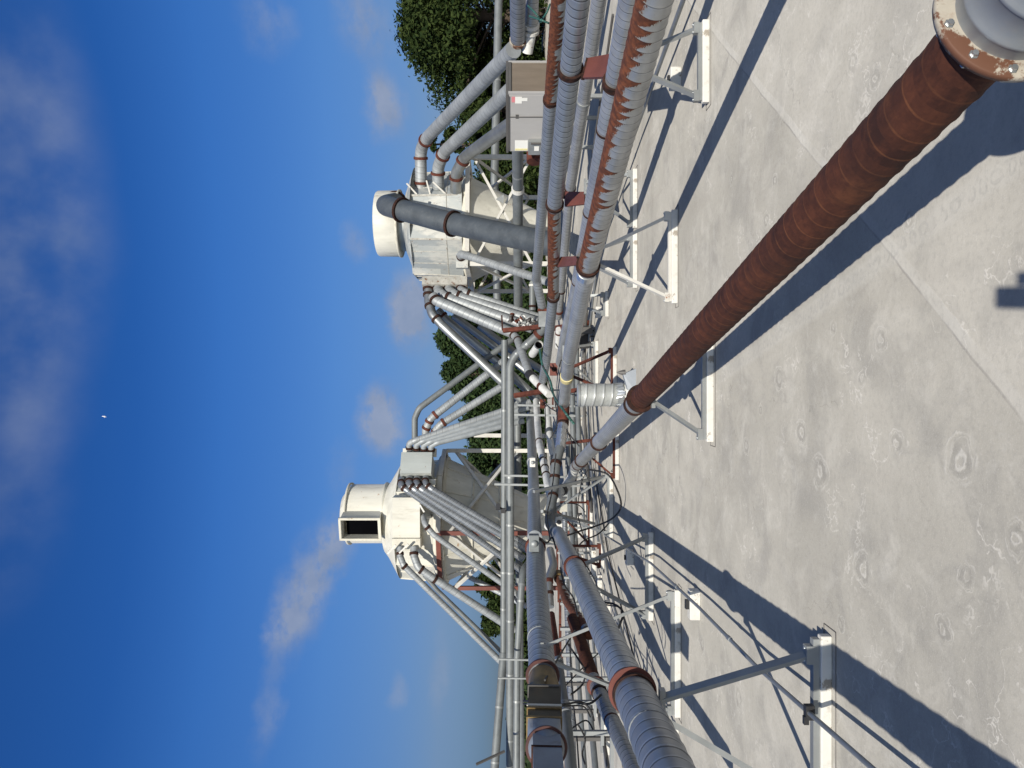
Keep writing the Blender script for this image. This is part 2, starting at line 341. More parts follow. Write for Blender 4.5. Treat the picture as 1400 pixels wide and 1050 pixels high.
class MB:
    def __init__(s): s.v = []; s.f = []; s.uv = []; s.sm = []
    def add(s, vs, fs, uvs=None, smooth=False):
        k = len(s.v); s.v += [tuple(v) for v in vs]; s.uv += (uvs or [(0, 0)]*len(vs))
        s.f += [tuple(i+k for i in f) for f in fs]; s.sm += [smooth]*len(fs); return s
    def box(s, c, ex, ey, ez):
        """centre and three half-extent vectors"""
        c, ex, ey, ez = map(Vector, (c, ex, ey, ez))
        if ex.cross(ey).dot(ez) < 0: ex = -ex
        vs = [c+a*ex+b*ey+d*ez for a in (-1, 1) for b in (-1, 1) for d in (-1, 1)]
        return s.add(vs, [(0, 1, 3, 2), (4, 6, 7, 5), (0, 4, 5, 1), (2, 3, 7, 6), (0, 2, 6, 4), (1, 5, 7, 3)])
    def bar(s, a, b, w, h=None, up=(0, 0, 1)):
        a, b = Vector(a), Vector(b); d = b-a; L = d.length
        if L < 1e-6: return s
        d /= L; up = Vector(up)
        if abs(d.dot(up)) > .95: up = Vector((0, 1, 0))
        x = d.cross(up).normalized(); z = x.cross(d)
        return s.box((a+b)/2, d*L/2, x*w/2, z*(h or w)/2)
    def lathe(s, a, axis, prof, seg=24, caps=False, up=None):
        """profile of (distance along the axis, radius) turned about the axis from a"""
        a = Vector(a); ax = Vector(axis).normalized()
        ref = Vector(up) if up else (Vector((0, 0, 1)) if abs(ax.z) < .9 else Vector((0, -1, 0)))
        x = (ref-ax*ref.dot(ax)).normalized(); y = ax.cross(x)
        vs, fs, uv = [], [], []; n = len(prof); L = 0
        for i, (h, r) in enumerate(prof):
            if i: L += math.hypot(h-prof[i-1][0], r-prof[i-1][1])
            for j in range(seg+1):
                t_ = 2*math.pi*(j/seg-.5)
                vs.append(a+ax*h+(x*math.cos(t_)+y*math.sin(t_))*r); uv.append((j/seg-.5, L))
        for i in range(n-1):
            for j in range(seg):
                p = i*(seg+1)+j; fs.append((p, p+1, p+seg+2, p+seg+1))
        s.add(vs, fs, uv, True)
        if caps:
            for i in (0, n-1):
                if prof[i][1] < 1e-4: continue
                c = a+ax*prof[i][0]; ring = vs[i*(seg+1):i*(seg+1)+seg]
                s.add(ring, [tuple(range(seg)) if i else tuple(reversed(range(seg)))])
        return s
    def tube(s, pts, r, seg=16, bend=None, step=.5, ridge=None, caps=True):
        pts = fillet([Vector(p) for p in pts], bend if bend is not None else r*2.2)
        if ridge: step = min(step, ridge[0]/6)
        q = [pts[0]]
        for a, b in zip(pts, pts[1:]):
            n = max(1, int(math.ceil((b-a).length/step)))
            for i in range(1, n+1): q.append(a.lerp(b, i/n))
        pts = q; N = len(pts)
        tans = []
        for i in range(N):
            t_ = pts[min(i+1, N-1)]-pts[max(i-1, 0)]; tans.append(t_.normalized())
        up = Vector((0, 0, 1))
        if abs(tans[0].z) > .93: up = Vector((0, -1, 0))
        x = (up-tans[0]*up.dot(tans[0])).normalized()
        vs, uv, fs = [], [], []; L = 0
        for i in range(N):
            if i:
                L += (pts[i]-pts[i-1]).length
                x = (x-tans[i]*x.dot(tans[i])).normalized()
                if abs(tans[i].z) < .8:       # ease back towards world up so that the top stays the top
                    w = Vector((0, 0, 1)); w = (w-tans[i]*w.dot(tans[i])).normalized()
                    x = (x*.6+w*.4).normalized() if x.dot(w) > -.5 else w
            y = tans[i].cross(x)
            for j in range(seg+1):
                u = j/seg-.5; a_ = 2*math.pi*u; rr = r
                if ridge:
                    k = (L/ridge[0]+u) % 1.0; rr = r+ridge[1]*math.exp(-((k-.5)/.10)**2)
                vs.append(pts[i]+(x*math.cos(a_)+y*math.sin(a_))*rr); uv.append((u, L))
        for i in range(N-1):
            for j in range(seg):
                p = i*(seg+1)+j; fs.append((p, p+1, p+seg+2, p+seg+1))
        s.add(vs, fs, uv, True)
        if caps:
            for i in (0, N-1):
                ring = vs[i*(seg+1):i*(seg+1)+seg]
                s.add(ring, [tuple(range(seg)) if i else tuple(reversed(range(seg)))])
        return s
    def build(s, name, mat, parent=None, bevel=0):
        o_ = root_loc(parent) if parent else Vector((0, 0, 0))
        me = bpy.data.meshes.new(name)
        me.from_pydata([(v[0]-o_.x, v[1]-o_.y, v[2]-o_.z) for v in s.v], [], s.f)
        lay = me.uv_layers.new(name='UVMap')
        li = np.zeros(len(me.loops), dtype=np.int32); me.loops.foreach_get('vertex_index', li)
        lay.data.foreach_set('uv', np.array(s.uv, dtype=np.float32)[li].ravel())
        me.polygons.foreach_set('use_smooth', s.sm)
        me.materials.append(M[mat] if isinstance(mat, str) else mat)
        me.update()
        ob = bpy.data.objects.new(name, me); COL.objects.link(ob)
        if parent: ob.parent = parent
        if bevel:
            b = ob.modifiers.new('bevel', 'BEVEL'); b.width = bevel; b.segments = 2; b.limit_method = 'ANGLE'
        return ob

def fillet(pts, rad):
    out = [pts[0]]
    for i in range(1, len(pts)-1):
        a, b, c = pts[i-1], pts[i], pts[i+1]
        d1 = (a-b); d2 = (c-b); l1, l2 = d1.length, d2.length
        d1.normalize(); d2.normalize()
        ang = d1.angle(d2)
        if ang > math.radians(176): out.append(b); continue
        cut = min(rad/math.tan(ang/2), l1*.45, l2*.45)
        p1, p2 = b+d1*cut, b+d2*cut
        n = max(3, int((math.pi-ang)/.18))
        for k in range(n+1):
            t_ = k/n; out.append(p1*(1-t_)**2+b*2*t_*(1-t_)+p2*t_**2)
    out.append(pts[-1]); return out

def on(pts, **kw):
    """where a polyline crosses a sight line of the survey (y= or x= photo coordinate) or a fraction (f=)"""
    pts = [Vector(p) for p in pts]
    if 'f' in kw:
        tot = sum((b-a).length for a, b in zip(pts, pts[1:])); w = kw['f']*tot
        for a, b in zip(pts, pts[1:]):
            l = (b-a).length
            if w <= l or b is pts[-1]: return a.lerp(b, min(1, w/l)), (b-a).normalized()
            w -= l
    k = 1 if 'y' in kw else 0; val = kw['y'] if k else kw['x']
    best = None
    for a, b in zip(pts, pts[1:]):
        for i in range(60):
            p = a.lerp(b, (i+.5)/60)
            if p.y < .3: continue
            e = abs(proj(p)[k]-val)
            if best is None or e < best[0]: best = (e, p, (b-a).normalized())
    return best[1], best[2]

def ring(parent, p, d, r, out=1.2, w=.05, mat='rust_ring', name='coupling_ring', seg=24):
    ro = r*out
    m_ = MB().lathe(p, d, [(-w/2, r*.98), (-w/2, ro), (w/2, ro), (w/2, r*.98)], seg)
    m_.sm = [False]*len(m_.sm)
    return m_.build(name, mat, parent)

def pipe(label, segs, rings=(), cat='pipe', name='duct_pipe', group=None, seg=16):
    """segs: (points, diameter, material[, dict]); rings: (segment index, where dict[, dict])"""
    p0 = Vector(segs[0][0][0]); t_ = thing(name, label, cat, (p0.x, p0.y, max(0, p0.z-segs[0][1]/2)), group)
    for sg in segs:
        pts, dia, mat = sg[:3]; k = sg[3] if len(sg) > 3 else {}
        MB().tube(pts, dia/2, k.get('seg', seg), k.get('bend'), k.get('step', .5), k.get('ridge'), k.get('caps', True)).build(k.get('name', 'tube'), mat, t_)
    for rg in rings:
        i, wh = rg[:2]; k = dict(rg[2]) if len(rg) > 2 else {}
        p, d = on(segs[i][0], **wh); ring(t_, p, d, segs[i][1]/2, **k)
    return t_

def PX(lst): return [P(*q) for q in lst]

# ------------------------------------------------------------------ setting
def sheet(name, x0, x1, y0, y1, z, mat):
    o = MB().add([(x0, y0, z), (x1, y0, z), (x1, y1, z), (x0, y1, z)], [(0, 1, 2, 3)]).build(name, mat)
    o['kind'] = 'structure'; return o
M['soil'] = paint('grass and soil', (.06, .075, .03), .3, .9, (.10, .09, .06), .05)
sheet('ground', -3000, 3000, -300, 6000, -7.0, 'soil')
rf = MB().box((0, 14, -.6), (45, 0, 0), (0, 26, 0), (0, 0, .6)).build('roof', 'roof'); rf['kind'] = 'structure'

# ------------------------------------------------------------------ pipe supports
def support(label, a, b, apex, steel='strut', group='sleepers with braced pipe stands', legs=(1, 1), w=.05, h=.055, sw=.041, caulk=True, ends=(.06, .06)):
    """a painted sleeper from a to b on the roof, a channel on it and two raking struts up to a clamp"""
    a, b = Vector(a), Vector(b); d = (b-a).normalized(); mid = (a+b)/2
    t_ = thing('pipe_support', label, 'pipe support', mid, group)
    MB().bar(a+Vector((0, 0, h/2)), b+Vector((0, 0, h/2)), w, h).build('sleeper', 'white', t_, .006)
    z = h+.001
    MB().bar(a+d*.02+Vector((0, .012, z+.016)), b-d*.02+Vector((0, .012, z+.016)), .042, .032).build('base_channel', steel, t_)
    if apex is not None:
        apex = Vector(apex)
        for i, (e, s_) in enumerate(((a+d*ends[0], -1), (b-d*ends[1], 1))):
            if not legs[i]: continue
            MB().box(e+Vector((0, .012, z+.045)), d*.045, (0, .024, 0), (0, 0, .022)).build('foot_bracket', steel, t_)
            for sx in (-.03, .03): MB().lathe(e+d*sx+Vector((0, .012, z+.066)), (0, 0, 1), [(0, .009), (.009, .009), (.009, 0)], 6).build('bolt', 'bolt', t_)
            st = MB().bar(e+Vector((0, .012, z+.032)), apex+d*s_*.05, sw, sw*.7).build('strut', steel, t_)
        MB().bar(apex-d*.10, apex+d*.10, .045, .03).build('clamp', steel, t_)
    if caulk:
        n = Vector((-d.y, d.x, 0)); o_ = []
        for k in range(25):
            q = 2*math.pi*k/24
            sx = max(-1, min(1, 1.5*math.cos(q))); sy = max(-1, min(1, 1.5*math.sin(q)))
            o_.append(mid+d*sx*((b-a).length/2+.035)+n*sy*(w/2+.045)+Vector((0, 0, .002)))
        MB().tube(o_, .003, 5, 0, 1, None, False).build('sealant_bead', 'caulk', t_)
    return t_

support('long front sleeper with a sealant outline and one dark strut to the flanged duct', G(1135, 868), G(1135, 1120), P(905, 968, 3.9), ends=(.10, .06))
support('sleeper carrying the pale long struts that reach over to the flanged duct', G(930, 806), G(930, 980), P(741, 892, 7.0))
support('sleeper in the big cross shadow, under the middle of the long grey duct', G(893, 728), G(893, 848), P(787, 783, 8.1))
support('sleeper under the rusty brown pipe, half in that pipe\'s shadow', G(975, 455), G(975, 604), P(893, 541, 6.04), 'strut')
support('sleeper with rust red struts under the silver end of the rusty pipe', G(846, 592), G(846, 656), P(805, 618, 11.2), 'rust_far')
support('sleeper with two pale struts under the end of the rust topped duct', G(926, 287), G(926, 415), P(811, 352, 7.3), 'beam')
support('foremost sleeper of the right bank, by the lap joint', G(969, 28), G(969, 141), P(862, 85, 6.25), 'strut')
support('pale sleeper between the two broad shadows beyond the rust topped duct', G(871, 318), G(871, 394), P(800, 352, 9.8), 'strut')
support('farther sleeper of the right bank, crossed by a thin conduit', G(871, 231), G(871, 312), P(800, 255, 9.8), 'strut')
support('sleeper with rust brown struts beside the upright stub of duct', G(843, 474), G(843, 542), P(778, 508, 11.9), 'rust_far')
support('small sleeper behind the rust strutted one, left of the conduit pair', G(818, 466), G(818, 530), P(770, 480, 13.5), 'strut')
support('sleeper standing partly in the duct shadow near the black controls', G(832, 398), G(832, 433), P(780, 410, 12.6), 'strut')
support('sleeper crossed by the looping black cable', G(838, 645), G(838, 735), P(760, 700, 12.0), 'strut')
support('narrow sleeper behind the black cable loop', G(810, 683), G(810, 746), P(757, 690, 14.5), 'rust_far')
support('sleeper with a rust red bracket left of the elbow of the long duct', G(826, 742), G(826, 778), P(770, 750, 12.8), 'rust_far')

blk = thing('conduit_block', 'white roof block that the thin conduit rests on', 'block', G(955, 826))
a_, b_ = G(956, 806), G(956, 846)
MB().bar(a_+Vector((0, 0, .045)), b_+Vector((0, 0, .045)), .10, .09).build('block', 'white', blk, .008)
MB().bar(a_.lerp(b_, .35)+Vector((0, 0, .105)), a_.lerp(b_, .65)+Vector((0, 0, .105)), .05, .03).build('clip', 'black', blk)
for (px, py, lb) in ((866, 762, 'small white block beside the thin conduit near the cross shadow'), (930, 108, 'white block under the slim conduit pair on the right'), (822, 427, 'white block by the black controls under the silver duct')):
    t_ = thing('conduit_block', lb, 'block', G(px, py))
    g0 = G(px, py); MB().bar(g0+Vector((-.1, 0, .05)), g0+Vector((.1, 0, .05)), .1, .1).build('block', 'white', t_, .008)
    MB().bar(g0+Vector((-.03, 0, .112)), g0+Vector((.03, 0, .112)), .04, .02).build('clip', 'black', t_)

# ------------------------------------------------------------------ the near rusty pipe
def RX(D): return Vector((1.11-.2*D, D, .54))
red = thing('duct_pipe', 'rust brown spiral pipe crossing the foreground with a bolted flange and silver far end', 'pipe', (RX(1.6).x, 1.6, .45))
MB().tube([RX(1.63), RX(6.25)], .087, 40, 0, .5, (.092, .0034)).build('rusted_tube', 'rust_pipe', red)
MB().tube([RX(6.25), RX(12.6)], .087, 28, 0, .5, (.085, .003)).build('silver_tube', 'galv', red)
for D_, o_, w_ in ((6.15, 1.35, .03), (6.42, 1.15, .05), (9.1, 1.22, .05), (11.4, 1.22, .05), (12.05, 1.1, .04)):
    ring(red, RX(D_), (-.2, 1, 0), .087, o_, w_, seg=32)
dr = Vector((.2, -1, 0)).normalized()
fl = MB().lathe(RX(1.60), dr, [(-.012, .088), (-.012, .152), (0, .156), (.010, .156), (.012, .152), (.014, .118), (.014, .10)], 48).build('flange', 'ringwhite', red)
MB().lathe(RX(1.60), dr, [(-.014, .0875), (-.014, .135), (-.028, .135), (-.028, .0875)], 40).build('backing_ring', 'rust_ring', red)
x_ = Vector((0, 0, 1)); y_ = dr.cross(x_)
for k in range(10):
    q = 2*math.pi*(k+.35)/10; c = RX(1.60)+dr*.012+(x_*math.cos(q)+y_*math.sin(q))*.137
    b = MB().lathe(c, dr, [(0, .011), (.003, .0105), (.003, .0075), (.010, .007), (.010, 0)], 6); b.sm = [False]*len(b.sm); b.build('bolt', 'bolt', fl)
    b = MB().lathe(c-dr*.024, -dr, [(0, .008), (.012, .0075), (.012, 0)], 6); b.sm = [False]*len(b.sm); b.build('bolt', 'bolt', fl)
prof = [(.0, .117), (.03, .117), (.035, .121), (.042, .121), (.047, .117), (.11, .117), (.115, .122), (.124, .122), (.129, .117), (.20, .117), (.205, .121), (.212, .121), (.217, .117), (1.0, .117), (1.005, .121), (1.02, .121), (1.025, .117), (3.2, .117)]
MB().lathe(RX(1.60)+dr*.012, dr, prof, 48, False).build('collar', 'collar', red)
MB().bar(RX(1.60)+dr*.10+Vector((-.115, 0, -.02)), RX(1.60)+dr*.16+Vector((-.115, 0, -.02)), .02, .03).build('latch', 'rust_ring', red)

# ------------------------------------------------------------------ right bank of ducts
def RB(X0, Z): return lambda D: Vector((X0-.25*D, D, Z))
b7 = RB(2.964, .86)
p7 = [b7(-3), b7(7.34)]
q7 = [b7(7.36), P(777, 494, 10.57), P(771, 552, 13.0)]
d7 = pipe('galvanised duct with a rust red top and ragged rust drips, lowest of the right bank',
     [(p7, .195, 'galv_drip', dict(ridge=(.085, .003), seg=40, name='rusted_tube')), (q7, .18, 'galv', dict(ridge=(.085, .0025), seg=24, name='silver_tube'))],
     [(0, dict(y=366), dict(out=1.22, w=.05)), (1, dict(y=375), dict(out=1.08, w=.12, mat='foil', name='foil_wrap')), (1, dict(y=516), dict(out=1.12, w=.16, mat='yellow', name='yellow_rope')), (1, dict(y=490), dict(out=1.05, w=.05, mat='strut'))])
b7a = lambda D: Vector((4.22-.25*D, D, .715-.016*(D-6.2)))
p7a = [b7a(-3), b7a(11), P(773, 456, 13.4), P(766, 496, 15)]
pipe('plain silver spiral duct running just behind the rust topped one', [(p7a, .175, 'galv', dict(ridge=(.085, .0025), seg=28))],
     [(0, dict(y=108), dict(out=1.25, w=.07)), (0, dict(y=172), dict(out=1.08, w=.03)), (0, dict(y=296), dict(out=1.08, w=.03)), (0, dict(y=384), dict(out=1.08, w=.03))])
b5 = RB(5.28, .985)
p5 = [b5(0), b5(10.85)]; p5b = [b5(10.85), P(756.5, 403, 13.4)]; p5c = [P(756.5, 403, 13.4), P(747.5, 490, 16.0), P(742, 520, 17)]
pipe('thick blue grey spiral duct with a rust drip stretch past its second coupling', [(p5, .22, 'galv_fine', dict(ridge=(.085, .0025), seg=28)), (p5b, .20, 'galv_drip2', dict(name='rusted_tube')), (p5c, .19, 'galv_fine')],
     [(0, dict(y=102), dict(out=1.28, w=.06)), (0, dict(y=290), dict(out=1.22, w=.06)), (2, dict(y=405), dict(out=1.28, w=.07))])
b6 = RB(6.1, .67)
p6 = [b6(1), b6(12.0)]; p6b = [b6(12.0), P(767, 400, 14.8), P(763, 434, 15.5)]
pipe('slim silver duct low between the blue grey duct and the lower pair', [(p6, .165, 'galv', dict(seg=20)), (p6b, .155, 'galv')],
     [(0, dict(y=135), dict(out=1.1, w=.05, mat='strut')), (0, dict(y=262), dict(out=1.06, w=.04)), (0, dict(y=282), dict(out=1.15, w=.05)), (1, dict(y=398), dict(out=1.12, w=.04)), (1, dict(y=425), dict(out=1.2, w=.06, mat='rust_far'))])
b4 = RB(6.8, 1.035)
p4 = [b4(2), b4(10.85)]; p4b = [b4(10.85), b4(17.4), P(742, 423, 18.2)]
p4c = [P(743, 423, 18.2), P(743, 449, 18.4), P(737, 456, 18.6), P(703, 487, 19), P(697.5, 500, 19), P(697.5, 640, 19), P(697.5, 1130, 19)]
t4 = pipe('rust topped silver duct before the air conditioner that turns into the long grey tube',
     [(p4, .20, 'galv_drip2', dict(ridge=(.085, .0025), seg=28, name='rusted_tube')), (p4b, .205, 'galv_fine', dict(name='silver_tube')), (p4c, .205, 'galv_grey', dict(bend=.35, name='grey_tube'))],
     [(0, dict(y=135), dict(out=1.2, w=.06)), (2, dict(x=736), dict(out=1.3, w=.1, mat='rust_far')), (2, dict(x=722), dict(out=1.06, w=.06, mat='galv_smooth')), (2, dict(x=708), dict(out=1.06, w=.05, mat='galv_smooth')),
      (2, dict(y=649), dict(out=1.05, w=.05, mat='strut')), (2, dict(y=716), dict(out=1.05, w=.05, mat='strut')), (2, dict(y=783), dict(out=1.05, w=.05, mat='strut')), (2, dict(y=846), dict(out=1.05, w=.05, mat='strut')), (2, dict(y=925), dict(out=1.05, w=.05, mat='strut')), (2, dict(y=1012), dict(out=1.05, w=.05, mat='strut'))])
c_ = P(743.5, 436, 18.2)
MB().box(c_, (.2, 0, 0), (0, .12, 0), (0, 0, .13)).build('square_duct', 'galv_smooth', t4)
MB().box(P(743.5, 424.5, 18.2), (.03, 0, 0), (0, .14, 0), (0, 0, .15)).build('square_flange', 'rust_far', t4)
# the level pipe behind the air conditioner and other far ones
b2 = lambda D: Vector((8.56-.25*D, D, 1.6-8*D/1020))
p2 = [b2(7.5), b2(12.1)]; p2b = [P(707.5, 100, 12.9), P(708, 255, 16.5)]; p2c = [P(708, 257, 16.6), P(708.5, 440, 21)]
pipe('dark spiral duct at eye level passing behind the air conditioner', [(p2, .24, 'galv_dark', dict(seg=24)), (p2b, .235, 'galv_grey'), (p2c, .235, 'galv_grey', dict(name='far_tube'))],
     [(0, dict(y=67), dict(out=1.15, w=.06, mat='ringwhite')), (1, dict(y=239), dict(out=1.04, w=.05, mat='strut')), (2, dict(y=259), dict(out=1.22, w=.1, mat='white'))])
p1 = PX([(683, -60, 26), (676, 245, 26), (680, 420, 27)])
pipe('thin grey tube high in front of the right hand tree', [(p1, .27, 'galv_grey')], [(0, dict(y=110), dict(out=1.04, w=.06, mat='strut'))])
p3 = PX([(729, -60, 11), (726, 45, 12)]); p3b = PX([(726, 45, 12), (721, 72, 12.2)])
pipe('pale spiral duct with two white bands at the right, tapering behind the grey cabinet', [(p3, .21, 'galv', dict(seg=20)), (p3b, .17, 'whitepipe')], [(0, dict(y=35), dict(out=1.25, w=.05, mat='white')), (0, dict(y=43), dict(out=1.25, w=.05, mat='white'))])
pipe('upright grey pipe with white end band behind the silver duct near the middle', [(PX([(728, 388, 19.6), (728, 424, 19.6)]), .17, 'galv_grey'), (PX([(728, 388, 19.6), (735, 384, 20.5)]), .17, 'galv_grey', dict(name='elbow'))],
     [(0, dict(y=390), dict(out=1.12, w=.05, mat='white')), (0, dict(y=419), dict(out=1.1, w=.06, mat='rust_ring'))])
op = pipe('short open ended pipe with a dark mouth under the slanting grey elbow', [([P(728, 484, 18), P(737, 471, 17.2)], .19, 'whitepipe', dict(caps=False))], [(0, dict(f=.97), dict(out=1.1, w=.05, mat='galv_smooth', name='rim'))])
pa, pb = P(728, 484, 18), P(737, 471, 17.2)
MB().lathe(pb.lerp(pa, .12), pb-pa, [(0, .092), (.001, 0)], 20).build('mouth', 'dark', op)  # black disc that paints the shade within the open end

# red oxide cross brackets between ducts
def bracket(label, quad, mat='oxide'):
    vs = [P(*q) for q in quad]; n = len(vs)
    off = Vector((0, .05, -.02))
    back = [v+off for v in vs]
    f = [tuple(range(n))]+[tuple(reversed(range(n, 2*n)))]+[(i, (i+1) % n, (i+1) % n+n, i+n) for i in range(n)]
    f = [tuple(reversed(q)) for q in f]
    t_ = thing('cross_bracket', label, 'bracket', tuple(vs[0]), 'red oxide brackets between the ducts')
    MB().add(vs+back, f).build('plate', mat, t_)
    MB().bar(vs[0]+Vector((0, .03, .0)), vs[1]+Vector((0, .03, 0)), .035).build('rail', 'rust_ring', t_)
bracket('large red oxide bracket plate tying the blue grey duct to the lower ducts', [(797, 106, 7.4), (804, 79, 7.5), (836, 73, 6.7), (849, 104, 6.3)])
bracket('red oxide bracket plate at the middle coupling of the slim duct', [(772, 270, 10.9), (773, 262, 11.0), (799, 262, 10.4), (799, 279, 10.2), (772, 282, 10.8)])
bracket('red oxide bracket plate beside the flange at the end of the rust drips', [(762, 365, 12.2), (768, 351, 12.2), (787, 350, 9.5), (791, 362, 9.3)])

# ------------------------------------------------------------------ left bank
p3_ = [Vector((-1.25, -3.0, .96)), Vector((-1.60, 2.75, .945)), P(866, 948, 4.06)]
p3f = [P(866, 948, 4.06), P(784, 771, 8.0)]; p3g = [P(784, 771, 8.0), P(763, 728, 10.6)]
t3 = pipe('long blue grey spiral duct on the left with a red flange near its close end',
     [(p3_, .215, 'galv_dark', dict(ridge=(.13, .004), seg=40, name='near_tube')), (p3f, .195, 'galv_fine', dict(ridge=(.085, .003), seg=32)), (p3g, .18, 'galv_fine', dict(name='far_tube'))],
     [(1, dict(y=946), dict(out=1.36, w=.016, mat='oxide', name='flange', seg=40)), (0, dict(y=950), dict(out=1.10, w=.03, mat='rust_ring', seg=40)), (1, dict(y=775), dict(out=1.2, w=.06, mat='rust_far')), (0, dict(y=1003), dict(out=1.03, w=.02, mat='strut'))])
k4 = 3200.0
def L4(x, y): return P(x, y, min(20.5, k4/(y-440)))
p4a = [L4(725, 566), L4(729, 650), L4(731, 735)]; p4n = [L4(732, 745), L4(733.5, 800), L4(742, 925)]
t_ = pipe('thick grey spiral duct running left to the brown square transition',
     [(p4a, .215, 'galv_fine', dict(seg=24, name='far_tube')), (p4n, .245, 'galv_fine', dict(ridge=(.11, .003), seg=32))],
     [(0, dict(y=566), dict(out=1.12, w=.08, mat='rust_ring')), (0, dict(y=632), dict(out=1.16, w=.10, mat='strut')), (0, dict(y=676), dict(out=1.05, w=.05, mat='strut')), (1, dict(y=748), dict(out=1.18, w=.08, mat='rust_far')), (1, dict(y=872), dict(out=1.04, w=.05, mat='strut')), (1, dict(y=926), dict(out=1.24, w=.02, mat='oxide_dark', name='flange'))])
# transition: round, square, round
tr = thing('duct_transition', 'brown stained square duct transition between two red flanges at the lower left', 'duct', P(743, 975, 6.2))
A0 = P(742, 927, 6.55); A1 = P(744, 958, 6.2); A2 = P(744, 1003, 5.72); A3 = P(747, 1022, 5.45); A4 = P(750, 1072, 4.9)
def loft(a, ra, b, hb, mat, nm, parent, flip=False):
    ax = (b-a).normalized(); x = (Vector((0, 0, 1))-ax*ax.z).normalized(); y = ax.cross(x); n = 32; vs = []; fs = []
    for i in range(n):
        q = 2*math.pi*i/n; c, s_ = math.cos(q), math.sin(q); k = max(abs(c), abs(s_))
        vs.append(a+(x*c+y*s_)*ra)
        vs.append(b+(x*c/k+y*s_/k)*hb)
    for i in range(n):
        j = (i+1) % n; fs.append((2*i, 2*i+1, 2*j+1, 2*j))
    MB().add(vs, fs, None, True).build(nm, mat, parent)
loft(A0, .125, A1, .128, 'ochre', 'reducer', tr)
ax = (A2-A1).normalized(); zx = (Vector((0, 0, 1))-ax*ax.z).normalized(); yx = ax.cross(zx)
MB().box((A1+A2)/2, ax*((A2-A1).length/2), zx*.127, yx*.127).build('square_duct', 'darkduct', tr)
for f_, mt in ((.0, 'acdark'), (.64, 'cream_seam'), (.72, 'ochre'), (1, 'ochre')):
    MB().box(A1.lerp(A2, f_), ax*.012, zx*.138, yx*.138).build('seam_bar', mt, tr)
loft(A3, .135, A2, .128, 'boxgrey', 'reducer', tr)
ring(tr, A3, A3-A2, .135, 1.14, .02, 'oxide_dark', 'flange', 40)
ax2 = (A4-A3).normalized()
MB().lathe(A3, ax2, [(0, .134), (.03, .132), (.10, .108), (.13, .09)], 32).build('end_cone', 'boxgrey', tr)
MB().box((A3+A4)/2+ax2*.02, ax2*((A4-A3).length/2), zx*.10, yx*.115).build('square_box', 'boxgrey', tr)
MB().box(A3.lerp(A4, .42)+zx*.004, ax2*.012, zx*.108, yx*.12).build('seam_bar', 'rust_ring', tr)

# far horizontal tubes on the left
pipe('grey tube beside the long level one that tilts upward at the lower left', [(PX([(690, 465, 19.4), (688.5, 893, 19.4)]), .17, 'galv_grey'), (PX([(688.5, 893, 19.4), (675, 1065, 18.4)]), .21, 'galv_grey', dict(name='tilted_tube'))],
     [(0, dict(y=f_), dict(out=1.06, w=.05, mat='strut')) for f_ in (560, 780, 830)]+[(1, dict(y=f_), dict(out=1.05, w=.05, mat='strut')) for f_ in (968, 1043)])
pipe('grey tube with a bent end left of the thick spiral duct', [(PX([(722, 770, 19.5), (715, 779, 19), (713, 800, 18.8), (707, 903, 18.5), (706, 1070, 18)]), .17, 'galv_grey', dict(bend=.4))],
     [(0, dict(y=f_), dict(out=1.06, w=.05, mat='strut')) for f_ in (800, 821, 900, 960, 1000)])
pipe('shaded wide tube running level behind the long grey tube', [(PX([(707, 540, 22.5), (713, 1070, 22.5)]), .21, 'galv_grey')], [(0, dict(y=620), dict(out=1.05, w=.06, mat='strut'))])
# centre run: wrapped pipe joining both banks
pw = PX([(770, 560, 13), (766, 612, 12.6)]); pw2 = PX([(766, 612, 12.6), (760, 634, 12.4), (757, 672, 12.2), (752, 700, 11.9), (752, 716, 11.6), (763, 735, 10.6)])
pipe('crinkled foil wrapped pipe with rust at its top, joining the two banks in the middle', [(PX([(771, 552, 13.1), (770, 577, 13)]), .20, 'rust_far', dict(name='rusted_sleeve')), (PX([(770, 577, 13), (766, 614, 12.6)]), .175, 'foil', dict(ridge=(.12, .008), name='foil_sleeve')), (pw2, .16, 'galv_grey')],
     [(1, dict(f=.05), dict(out=1.15, w=.06)), (2, dict(y=634), dict(out=1.2, w=.06)), (2, dict(y=652), dict(out=1.08, w=.05)), (2, dict(y=678), dict(out=1.08, w=.05))])
pe = [RX(12.5), P(782, 652, 12.9), P(772, 668, 12.6), P(764, 673, 12.4), P(757, 692, 12.6), P(750, 720, 13)]
pipe('white elbow after the silver end of the rusty pipe', [(pe, .16, 'whitepipe', dict(bend=.25))], [(0, dict(x=781), dict(out=1.15, w=.05)), (0, dict(x=768), dict(out=1.15, w=.1, mat='black', name='rubber_sleeve')), (0, dict(y=690), dict(out=1.1, w=.04))])
pipe('white rust blotched pipe with dark bands under the thick grey duct', [(PX([(733, 548, 18), (735, 580, 17), (738, 610, 15.5), (745, 640, 14.5), (750, 668, 13.5), (757, 690, 13.2)]), .15, 'whitepipe')],
     [(0, dict(y=f_), dict(out=1.12, w=.05, mat='rust_ring')) for f_ in (604, 630, 640, 650)])
pipe('pale tube beside the foil wrapped pipe in the middle', [(PX([(748, 555, 17), (752, 600, 16), (756, 625, 15.4)]), .14, 'whitepipe'), (PX([(756, 625, 15.4), (758, 655, 15)]), .15, 'galv_grey', dict(name='grey_sleeve'))], [(0, dict(y=590), dict(out=1.15, w=.12, mat='galv_paint', name='blue_sleeve'))])
pipe('short pale pipe by the middle of the right bank, with an orange band', [(PX([(764, 450, 16.5), (763, 474, 17)]), .14, 'whitepipe')], [(0, dict(y=455), dict(out=1.1, w=.05, mat='rust_far'))])
